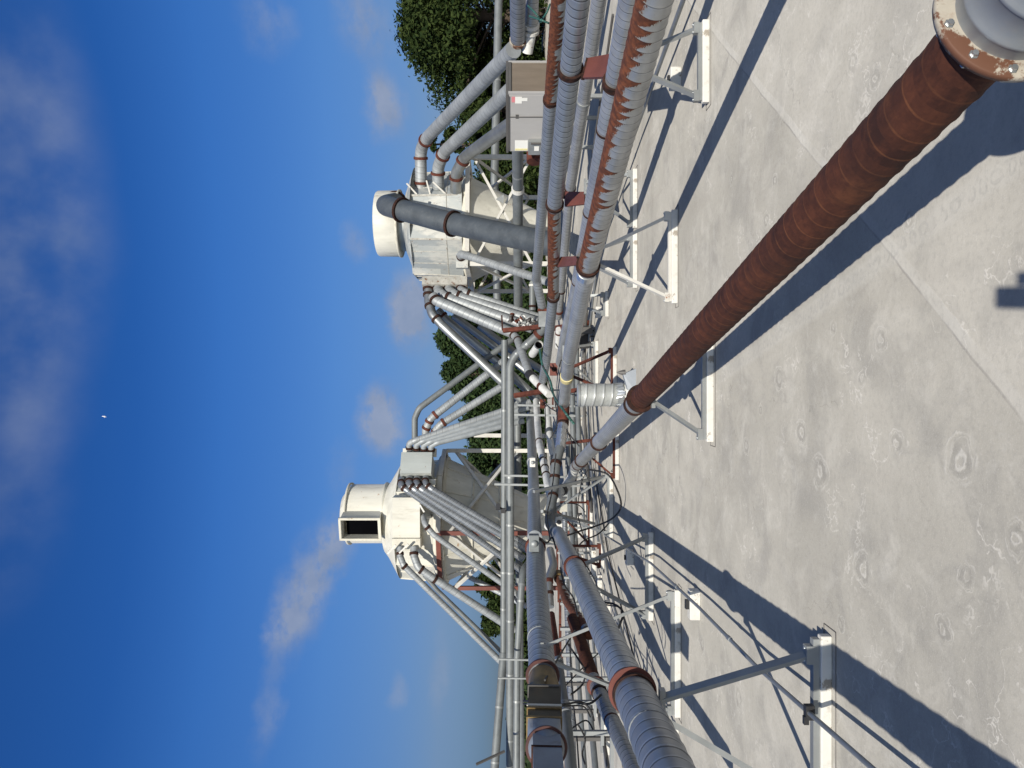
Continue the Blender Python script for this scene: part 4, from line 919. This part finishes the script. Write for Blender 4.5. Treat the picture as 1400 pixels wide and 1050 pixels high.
# conduits lying on the roof
def conduit(label, pts, r, mat='conduit', name='conduit', cat='conduit', joints=()):
    t_ = thing(name, label, cat, tuple(pts[0]))
    MB().tube(pts, r, 10, .1, .5).build('tube', mat, t_)
    for f_ in joints:
        p, d = on(pts, f=f_); ring(t_, p, d, r, 1.35, .06, mat, 'joint', 12)
    return t_
cd = [PZ(826, 731, .13), PZ(890, 770, .13), PZ(956, 831, .13), PZ(1036, 913, .13), PZ(1190, 1048, .13), PZ(1330, 1172, .13)]
conduit('thin grey conduit running along the roof to the front left corner', cd, .0125, joints=(.55, .72))
g0 = cd[0].lerp(cd[-1], 0)
p_, d_ = on(cd, y=973)
ck = thing('conduit_clamp', 'black clamp holding the grey conduit on the front sleeper', 'clamp', tuple(p_-Vector((0, 0, .04))))
MB().box(p_-Vector((0, 0, .005)), (.035, 0, 0), (0, .018, 0), (0, 0, .022)).build('saddle', 'black', ck); MB().box(p_+Vector((-.04, .0, .012)), (.02, 0, 0), (0, .012, 0), (0, 0, .012)).build('screw', 'black', ck)
conduit('outer one of the conduit pair on the right of the roof', [PZ(945, -30, .12), PZ(868, 182, .12), PZ(825, 310, .12), PZ(805, 400, .12)], .022, joints=(.4,))
conduit('inner one of the conduit pair on the right of the roof', [PZ(928, -30, .12), PZ(880, 120, .12), PZ(826, 270, .12), PZ(802, 370, .12)], .014)
conduit('far conduit running past the white sleepers behind the vent stub', [PZ(795, 480, .1), PZ(798, 560, .1), PZ(808, 640, .1), PZ(822, 735, .1), PZ(840, 830, .1), PZ(880, 960, .1)], .02)
conduit('second far conduit among the pipe racks', [PZ(788, 500, .1), PZ(792, 600, .1), PZ(798, 700, .1), PZ(806, 830, .1), PZ(824, 1000, .1), PZ(830, 1060, .1)], .025)
conduit('blue grey pipe low among the racks by the red flange', [PZ(783, 760, .25), PZ(788, 880, .25), PZ(796, 1000, .25), PZ(801, 1070, .25)], .045, 'galv_grey')
conduit('dark pipe low behind the silver ducts', [PZ(784, 400, .3), PZ(782, 520, .3), PZ(784, 620, .3), PZ(786, 740, .3)], .06, 'galv_grey')

lows = [([(786, 378), (788, 470), (790, 560), (793, 640)], .34, .05, 'galv_grey', 'dull pipe running low beside the silver duct end'), ([(806, 372), (800, 450), (798, 530), (801, 620), (809, 700)], .14, .03, 'acdark', 'black pipe on the roof left of the conduit pair'),
        ([(814, 380), (806, 450), (803, 540), (808, 640), (818, 740)], .10, .02, 'conduit', 'thin conduit nearest the vent stub on its far side'), ([(776, 600), (780, 700), (788, 800), (800, 900), (815, 1060)], .42, .045, 'galv_grey', 'dull pipe at knee height through the pipe racks'),
        ([(780, 640), (790, 760), (806, 900), (835, 1070)], .22, .03, 'acdark', 'black pipe low through the pipe racks'), ([(772, 700), (774, 800), (778, 900), (785, 1060)], .62, .05, 'galv_dark', 'spiral pipe behind the uprights of the pipe racks'),
        ([(790, 460), (786, 400), (792, 340), (805, 250), (822, 130), (838, 20)], .12, .02, 'acdark', 'black conduit behind the slim duct of the right bank'), ([(812, 640), (832, 760), (862, 880), (905, 1060)], .06, .012, 'cable', 'black cable lying along the roof beside the long left duct')]
for pts_, z_, r_, mt_, lb_ in lows: conduit(lb_, [PZ(px, py, z_) for px, py in pts_], r_, mt_, name='roof_pipe', cat='roof pipe')

# cables
def cable(label, lst, r=.009, mat='cable', name='cable', cat='cable'):
    o = MB().tube(smooth([P(*q) for q in lst]), r, 7, 0, 5).build(name, mat); tag(o, label, cat); return o
def smooth(p, k=6):
    out = []
    for i in range(len(p)-1):
        a, b, c, d = p[max(i-1, 0)], p[i], p[i+1], p[min(i+2, len(p)-1)]
        for j in range(k):
            t_ = j/k; out.append(.5*((2*b)+(c-a)*t_+(2*a-5*b+4*c-d)*t_*t_+(3*b-a-3*c+d)*t_**3))
    return out+[p[-1]]
cable('black cable hanging in a wide loop over the roof by the rusty pipe\'s end', [(806, 642, 11), (830, 648, 10.6), (843, 668, 10.3), (849, 692, 10.5), (838, 708, 11), (818, 718, 11.5), (790, 727, 11), (760, 738, 10)], .014)
cable('black cable bundle sagging below the long left duct', [(812, 806, 8), (823, 822, 8.2), (840, 826, 8.1), (852, 837, 7.8), (849, 850, 7.6), (844, 863, 7.2)], .012)
cable('thin black cable beside the sagging bundle', [(806, 800, 8.2), (822, 824, 8.1), (846, 830, 7.9), (850, 840, 7.8), (852, 846, 8.2)], .007)
cable('pair of curved wires dropping behind the long left duct', [(793, 762, 9.5), (806, 780, 9.6), (816, 800, 9.4), (820, 812, 9)], .008)
cable('black wire slung across the brown square transition', [(716, 958, 6.2), (740, 961, 5.95), (770, 963, 6.2), (795, 960, 6.4), (808, 972, 6.4), (812, 985, 6.5)], .009)
cable('second black wire slung across the transition', [(716, 962, 6.2), (742, 964.5, 5.95), (775, 965, 6.3), (798, 966, 6.5), (807, 980, 6.6)], .007)
cable('black wire rising from the racks to the thick duct', [(745, 930, 6.2), (760, 905, 7), (775, 880, 8), (786, 862, 8.8)], .009)
cable('long slack wire among the pipe racks', [(762, 950, 7.5), (785, 925, 8), (805, 905, 8.4), (822, 890, 8.5)], .007)
cable('black wire drooping under the red flange', [(790, 990, 7), (800, 1010, 7.2), (796, 1030, 7.2), (800, 1045, 7)], .009)
cable('dark wire crossing the duct crossing in the middle', [(742, 500, 15), (752, 520, 15), (758, 545, 14.8), (762, 580, 14.5), (752, 600, 14.5)], .012)
cable('green hose draped over the middle of the ducts', [(738, 478, 15.6), (742, 500, 15.2), (752, 520, 14.6), (757, 540, 14.2), (770, 560, 12.6), (785, 580, 12.4)], .022, 'green', 'hose', 'hose')
cable('black wire down the side of the crossed posts', [(745, 554, 14), (746, 580, 14.2), (744, 610, 14.4), (745, 640, 14.4)], .009)
cable('slack wire by the clamps of the thick duct', [(733, 735, 10), (740, 738, 9.8), (748, 742, 10), (755, 735, 10.2), (760, 750, 10)], .012)
for i, (a, b) in enumerate((((722, 8), (740, 30)), ((724, 22), (760, 36)), ((738, 30), (752, 6)))):
    cable('green wire '+('tied across the banded duct at the top right', 'trailing right from the banded duct', 'looped up beside the rust topped duct')[i], [(a[0], a[1], 10.6), ((a[0]+b[0])/2+2, (a[1]+b[1])/2, 10.3), (b[0], b[1], 10.4)], .014, 'green', 'wire', 'wire')
for i, lst in enumerate(([(792, 1060, 6.5), (788, 1000, 7.4), (782, 940, 8.8), (779, 880, 10)], [(770, 1005, 7), (800, 985, 7.4), (812, 1000, 7.2)], [(800, 740, 11), (790, 700, 11.6), (795, 660, 12), (805, 640, 12)], [(748, 690, 13), (770, 688, 12.8), (790, 690, 12.6), (800, 700, 12.4)])):
    cable('fine black wire '+('running lengthwise through the racks', 'crossing the racks near the red post', 'behind the crossing struts', 'sagging between the elbow and the roof')[i], lst, .008)

for i, lst in enumerate(([(746, 505, 15), (752, 530, 14.6), (760, 548, 14), (768, 575, 13), (780, 600, 12.8), (788, 640, 12.4)], [(738, 540, 15.4), (750, 556, 14.6), (764, 566, 13.2), (776, 590, 12.8), (792, 610, 12.6)],
                        [(760, 620, 12.2), (757, 650, 12.1), (753, 680, 11.7), (748, 705, 11.4), (752, 738, 10.4)], [(792, 745, 10.5), (800, 738, 11), (818, 730, 11.2), (832, 716, 11.4)], [(766, 776, 9), (772, 800, 9.2), (784, 818, 9.3), (790, 842, 8.8)],
                        [(776, 880, 8.4), (790, 900, 8.2), (800, 918, 8.1), (796, 936, 8.2), (780, 950, 7.8)], [(786, 960, 7.2), (806, 962, 7.1), (822, 950, 7.2)], [(760, 470, 15), (768, 486, 14.6), (764, 505, 14.4), (768, 525, 13.4)])):
    cable('dark slack wire '+('draped over the foil wrapped pipe', 'crossing the rust sleeve of the foil wrapped pipe', 'wound along the pipe that joins the two banks', 'looping from the long duct to the roof', 'hanging beside the rust striped pipe',
          'curling past the dark red pipe', 'between the grey spiral and the racks', 'hooked on the end of the plain silver duct')[i], lst, .011)

# lamp on the cyclone, fittings in the middle
lp = thing('flood_lamp', 'small black flood lamp on a bracket in front of the cream cyclone', 'lamp', P(690, 697, 18.7))
MB().box(P(681, 693, 18.7), Vector((.07, .03, 0)), Vector((-.02, .06, 0)), Vector((0, .02, .05))).build('head', 'black', lp)
MB().bar(P(683, 694, 18.7), P(692, 699, 18.8), .04).build('arm', 'black', lp); MB().box(P(688, 698, 18.75), (.06, 0, 0), (0, .05, 0), (0, 0, .06)).build('bracket', 'black', lp)
va = thing('valve_assembly', 'jumble of small valves and fittings on the rusty beam', 'valves', P(738, 440, 18.6))
for i in range(16):
    x_ = random.uniform(692, 734); y_ = 432+(x_-690)*.28+random.uniform(-3, 4)
    c = P(x_, y_, 18.7+random.uniform(-.2, .1))
    d_ = Vector((random.uniform(-1, 1), random.uniform(-.5, .5), random.uniform(-1, 1))).normalized()
    mb = MB().lathe(c-d_*.1, d_, [(0, .03), (0, .055), (.03, .055), (.03, .035), (.15, .035), (.15, .06), (.19, .06), (.19, 0)], 10)
    mb.build('valve', random.choice(['galv_grey', 'whitepipe', 'rust_far', 'acdark', 'strut']), va)
MB().bar(P(686, 431, 18.6), P(687, 452, 18.6), .04).build('end_plate', 'rust_ring', va)
ct = thing('control_box', 'black control boxes with conduit stubs under the silver ducts', 'control box', G(800, 458))
MB().box(P(799, 461, 14.6), (.22, 0, 0), (0, .1, 0), (0, 0, .09)).build('box', 'black', ct); MB().box(P(801, 452, 14.4), (.06, 0, 0), (0, .1, 0), (0, 0, .12)).build('box', 'acdark', ct)
for k in range(3): MB().bar(P(803, 452+k*8, 14.5), P(812, 452+k*8, 14.5), .03).build('stub', 'black', ct)
for i, (x_, y_, D_, s_, lb) in enumerate(((742, 552, 16, .1, 'small rust red actuator at the end of the white pipe'), (764, 713, 12, .09, 'white instrument box with a dark dial near the elbow'), (730, 742, 9.8, .11, 'dark clamp box on top of the thick grey duct'), (728, 632, 14.6, .09, 'white clamp plate on the far half of the thick duct'), (757, 505, 15.4, .13, 'red oxide bracket block where the ducts meet'))):
    t_ = thing('fitting', lb, 'fitting', P(x_, y_, D_))
    c = P(x_, y_, D_)
    MB().box(c, (s_, 0, 0), (0, s_*.6, 0), (0, 0, s_*.6)).build('housing', ['rust_far', 'white', 'galv_grey', 'white', 'oxide'][i], t_, .008)
    MB().lathe(c-Vector((0, s_*.6, 0)), (0, -1, 0), [(0, s_*.4), (.03, s_*.38), (.03, 0)], 16).build('cover', ['rust_ring', 'acdark', 'strut', 'strut', 'rust_ring'][i], t_)

# photographer's phone held up at the eye (it throws the small shadow at the front)
ph = thing('phone', 'dark phone held upright at the viewpoint, seen only by its shadow', 'phone', (.0, -.03, 1.5))
MB().box((-.009, -.03, 1.60), (.036, 0, 0), (0, .005, 0), (0, 0, .079)).build('case', 'black', ph, .004)
MB().box((-.009, -.037, 1.60), (.033, 0, 0), (0, .001, 0), (0, 0, .074)).build('screen', 'dark', ph)
MB().box((.0505, -.03, 1.565), (.0215, 0, 0), (0, .004, 0), (0, 0, .044)).build('hand_shadow_box', 'black', ph, .003)  # unseen box added in the hand's place, shaped for the stepped shadow

# ------------------------------------------------------------------ trees
def leaves(centres, radii, n, size, sq=.75, lift=0.0):
    N = len(centres); idx = np.random.choice(N, n, p=(radii**2)/np.sum(radii**2))
    d = np.random.normal(size=(n, 3)); d /= np.linalg.norm(d, axis=1)[:, None]
    rr = radii[idx]*np.where(np.random.rand(n) < .06, np.random.uniform(1.05, 1.5, n), np.random.uniform(.35, 1.12, n)**.6)
    p = centres[idx]+d*rr[:, None]*np.array([1, 1, sq])
    nrm = d*.7+np.random.normal(size=(n, 3))*.55; nrm[:, 2] += lift; nrm /= np.linalg.norm(nrm, axis=1)[:, None]
    t_ = np.cross(nrm, np.random.normal(size=(n, 3))); t_ /= np.linalg.norm(t_, axis=1)[:, None]
    b_ = np.cross(nrm, t_)
    s_ = size*np.random.uniform(.55, 1.3, n)[:, None]
    v = np.stack([p-t_*s_, p-b_*s_*.45+t_*s_*.1, p+t_*s_, p+b_*s_*.45+t_*s_*.1], 1).reshape(-1, 3)
    return v
def leafmesh(name, v, mat, parent):
    me = bpy.data.meshes.new(name); n = len(v)//4; o_ = root_loc(parent) if parent else Vector((0, 0, 0))
    me.vertices.add(len(v)); me.vertices.foreach_set('co', (v-np.array(o_)).astype(np.float32).ravel())
    me.loops.add(4*n); me.loops.foreach_set('vertex_index', np.arange(4*n, dtype=np.int32))
    me.polygons.add(n); me.polygons.foreach_set('loop_start', np.arange(0, 4*n, 4, dtype=np.int32))
    me.polygons.foreach_set('loop_total', np.full(n, 4, dtype=np.int32))
    me.update(calc_edges=True); me.materials.append(M[mat])
    ob = bpy.data.objects.new(name, me); COL.objects.link(ob)
    if parent: ob.parent = parent
    return ob
def tree(label, px, ytop, hw, D, n, mat, shape, size=.16, name='broadleaf_tree', zb=-7.0, nc=70, ngap=.0):
    """px: crown top and bottom (photo x), ytop: trunk axis (photo y), hw: half width in metres"""
    top = Zat(px[0], D); bot = Zat(px[1], D); xx = (525-ytop)/F*D; H = top-bot
    t_ = thing(name, label, 'tree', (xx, D, zb), 'trees beyond the roof')
    trunk = MB().lathe((xx, D, zb), (0, 0, 1), [(0, hw*.10+.1), ((bot-zb)*.6, hw*.08+.08), (top-zb-H*.35, hw*.04+.04), (top-zb-.15*H, .02)], 12)
    cs, rs_ = [], []
    for i in range(nc):
        h = random.random()**.8 if shape == 'round' else random.random()
        if shape == 'round': w = math.sqrt(max(.02, 1-(abs(h-.42)/.62)**2))
        else: w = (1-h)**.75*.95+.05
        q = random.uniform(0, 2*math.pi); rad = hw*w*(random.uniform(.35, 1)**.6)
        c = np.array([xx+rad*math.cos(q), D+rad*math.sin(q), bot+h*H*.95])
        cs.append(c); rs_.append((hw*.24 if shape == 'round' else hw*.19*(1.25-h)+.18)*random.uniform(.7, 1.25))
        if i % 3 == 0:
            st_ = Vector((xx, D, max(zb+1, c[2]-H*.18))); trunk.tube([st_, st_.lerp(Vector(c), .6)+Vector((0, 0, .1)), Vector(c)], .05 if i % 2 else .035, 6, .1, 2)
    trunk.build('trunk', 'bark', t_)
    v = leaves(np.array(cs), np.array(rs_), n, size, .7 if shape == 'round' else .8, .35)
    leafmesh('crown', v, mat, t_)
tree('large dark broadleaf tree filling the top right behind the thin tube', (553, 745), 22, 4.5, 36, 60000, 'leaf_a', 'round', .125, nc=130)
tree('lower broadleaf tree showing between the sloping ducts and the right cyclone', (632, 740), 150, 3.0, 37, 30000, 'leaf_a', 'round', .12, nc=80)
tree('slender leafy tree just behind the right cyclone', (566, 730), 197, .9, 38, 7000, 'leaf_a', 'round', .11, nc=24)
tree('leafy tree mostly hidden behind the right cyclone', (648, 745), 262, 2.6, 38, 16000, 'leaf_a', 'round', .13, nc=60)
tree('dark leafy tree between the right cyclone\'s legs and the crossing ducts', (640, 745), 385, 2.8, 38, 20000, 'leaf_a', 'round', .13, nc=60)
tree('tall pointed conifer seen through the crossing smooth ducts', (592, 770), 462, 3.5, 36, 60000, 'leaf_b', 'cone', .125, 'conifer_tree', nc=200)
tree('second conifer, behind the spiral ducts right of the cream cyclone', (603, 770), 512, 3.8, 37.5, 58000, 'leaf_b', 'cone', .125, 'conifer_tree', nc=190)
tree('third, lower conifer beside the white post', (628, 760), 582, 3.0, 37, 42000, 'leaf_b', 'cone', .125, 'conifer_tree', nc=150)
tree('lower broad conifer between the braces of the cream cyclone', (643, 750), 632, 2.6, 38.5, 34000, 'leaf_b', 'round', .12, 'conifer_tree', nc=90)
tree('small leafy tree under the ducts left of the cream cyclone', (652, 750), 808, 1.9, 37, 16000, 'leaf_a', 'round', .12, nc=60)
tree('smaller leafy tree beside the tilting tube joint', (660, 750), 850, 1.5, 39, 12000, 'leaf_a', 'round', .12, nc=40)
# distant wood as one mass
cs = []; rs_ = []
for i in range(240):
    D = random.uniform(95, 140); cs.append((random.uniform(-110, 110), D, -4+random.uniform(0, 3.6))); rs_.append(random.uniform(2.2, 3.8))
dw = leafmesh('distant_wood', leaves(np.array(cs), np.array(rs_), 30000, .8, .8, .3), 'leaf_far', None); dw['kind'] = 'stuff'

# gull
bd = thing('seagull', 'tiny white gull gliding high in the blue sky', 'bird', P(143, 570, 90))
c = P(143, 570, 90)
MB().lathe(c-Vector((.12, 0, -.05)), Vector((.9, .2, -.3)), [(0, .0), (.05, .03), (.15, .055), (.26, .035), (.32, 0)], 10).build('body', 'bird', bd)
for s_ in (-1, 1):
    MB().add([c+Vector(v) for v in ((.02, 0, .03), (.10, 0, .01), (.06+.05*s_, .05, .03+.24*s_+.06), (.0+.05*s_, .05, .03+.26*s_+.05))], [(0, 1, 2, 3)]).build('wing', 'bird', bd)

# ------------------------------------------------------------------ light, sky, camera
S = Vector((-.118, -1, .672)).normalized()
sun = bpy.data.objects.new('sun', bpy.data.lights.new('sun', 'SUN')); COL.objects.link(sun)
sun.data.energy = 5.0; sun.data.angle = math.radians(.5); sun.data.color = (1, .94, .83)
sun.rotation_euler = S.to_track_quat('Z', 'Y').to_euler(); sun.location = (0, -5, 8)
w = bpy.data.worlds.new('World'); scene.world = w; w.use_nodes = True
t = NT(w.node_tree)
sky = t.n('ShaderNodeTexSky', sky_type='NISHITA'); sky.sun_disc = False
sky.sun_elevation = math.asin(S.z); sky.sun_rotation = math.radians(186.7)
sky.air_density = 1.0; sky.dust_density = .6; sky.ozone_density = 3.0; sky.altitude = 50
dirn = t.n('ShaderNodeTexCoord').outputs['Generated']
wz = t.n('ShaderNodeTexNoise'); wz.inputs['Scale'].default_value = 14; wz.inputs['Detail'].default_value = 6; wz.inputs['Roughness'].default_value = .6
t.set(wz.inputs['Vector'], dirn)
wd = t.vm('ADD', dirn, t.sc(t.vm('SUBTRACT', wz.outputs['Color'], (.5, .5, .5)), (.05, .05, .05)))
clouds = [(522, 575, 42, 25, 1.7), (562, 428, 40, 22, 1.6), (525, 140, 36, 22, 1.1), (500, 18, 45, 32, .7), (360, 28, 30, 30, .35), (462, 735, 40, 22, .65), (440, 770, 45, 26, .85), (410, 830, 42, 28, .9), (388, 875, 34, 18, .6), (365, 970, 44, 14, .35),
          (35, 170, 190, 62, .36), (10, 60, 120, 55, .28), (25, 400, 130, 66, .42), (5, 480, 90, 40, .25), (10, 690, 110, 50, .32), (60, 560, 60, 40, .18), (90, 330, 90, 50, .2), (492, 332, 22, 14, .45), (545, 945, 18, 10, .4), (600, 930, 40, 12, .3), (470, 640, 30, 16, .25), (590, 60, 30, 16, .4)]
def bank(lst, wv):
    cm = None
    for (cx, cy, sy, sx, amp) in lst:
        d = Vector(((525-cy)/F, 1, (700-cx)/F)); nn = d.length; d.normalize()
        q = t.vm('MULTIPLY', t.vm('SUBTRACT', wv, tuple(d)), (F*nn/sy/1.25, 2.0, F*nn/sx/1.25))
        v = t.m('MULTIPLY', t.m('SUBTRACT', 1, t.step(t.vm('LENGTH', q), .15, 1.35)), amp)
        cm = v if cm is None else t.m('ADD', cm, v)
    return cm
fb = t.noise(t.sc(dirn, (1, 1, 1.6)), 26, 8, .62)
fc = t.noise(dirn, 7, 5, .5)
puffs = t.m('MULTIPLY', bank([c for c in clouds if c[0] > 200], wd), t.m('MULTIPLY_ADD', t.step(fb, .26, .62), .8, .2))
broad = t.m('MULTIPLY', bank([c for c in clouds if c[0] <= 200], dirn), t.m('MULTIPLY_ADD', t.step(fc, .30, .68), .95, .05))
cm = t.m('ADD', t.m('MULTIPLY', puffs, 1.1), t.m('MULTIPLY', broad, 1.15), None, True)
fb2 = t.noise(dirn, 11, 5, .6)
cc_ = t.mix(t.step(fb2, .3, .7), (2.1, 2.6, 3.7), (3.0, 3.4, 4.4))
dz = t.sep(dirn)
rp = t.n('ShaderNodeValToRGB'); t.set(rp.inputs[0], dz[2])
stops = [(0, (.25, .36, .62)), (.035, (.27, .39, .68)), (.09, (.43, .51, .73)), (.23, (.42, .70, 1.09)), (.36, (.31, .72, 1.28)), (.45, (.2, .6, 1.2))]
el = rp.color_ramp.elements
while len(el) < len(stops): el.new(.5)
for e, (p, c) in zip(el, stops): e.position = p; e.color = tuple(k/1.3 for k in c)+(1,)
tint = t.mix(t.step(dz[1], -.35, .35), (.78, .80, .85), rp.outputs[0])     # clearer, deeper blue away from the sun
skc = t.mix(1.0, sky.outputs[0], tint, 'MULTIPLY')
colr = t.mix(t.m('MULTIPLY', cm, .8), skc, cc_)
bg = t.n('ShaderNodeBackground'); t.set(bg.inputs[0], colr); bg.inputs[1].default_value = .1105
ow = t.n('ShaderNodeOutputWorld'); t.t.links.new(bg.outputs[0], ow.inputs[0])

cam = bpy.data.objects.new('camera', bpy.data.cameras.new('camera')); COL.objects.link(cam)
cam.matrix_world = Matrix(((0, 1, 0, 0), (0, 0, -1, 0), (-1, 0, 0, HC), (0, 0, 0, 1)))   # the photograph lies on its side
cam.data.sensor_width = 36; cam.data.lens = F/1400*36; cam.data.clip_start = .05; cam.data.clip_end = 8000
scene.camera = cam
scene.view_settings.view_transform = 'Standard'; scene.view_settings.look = 'None'; scene.view_settings.exposure = 0; scene.view_settings.gamma = 1
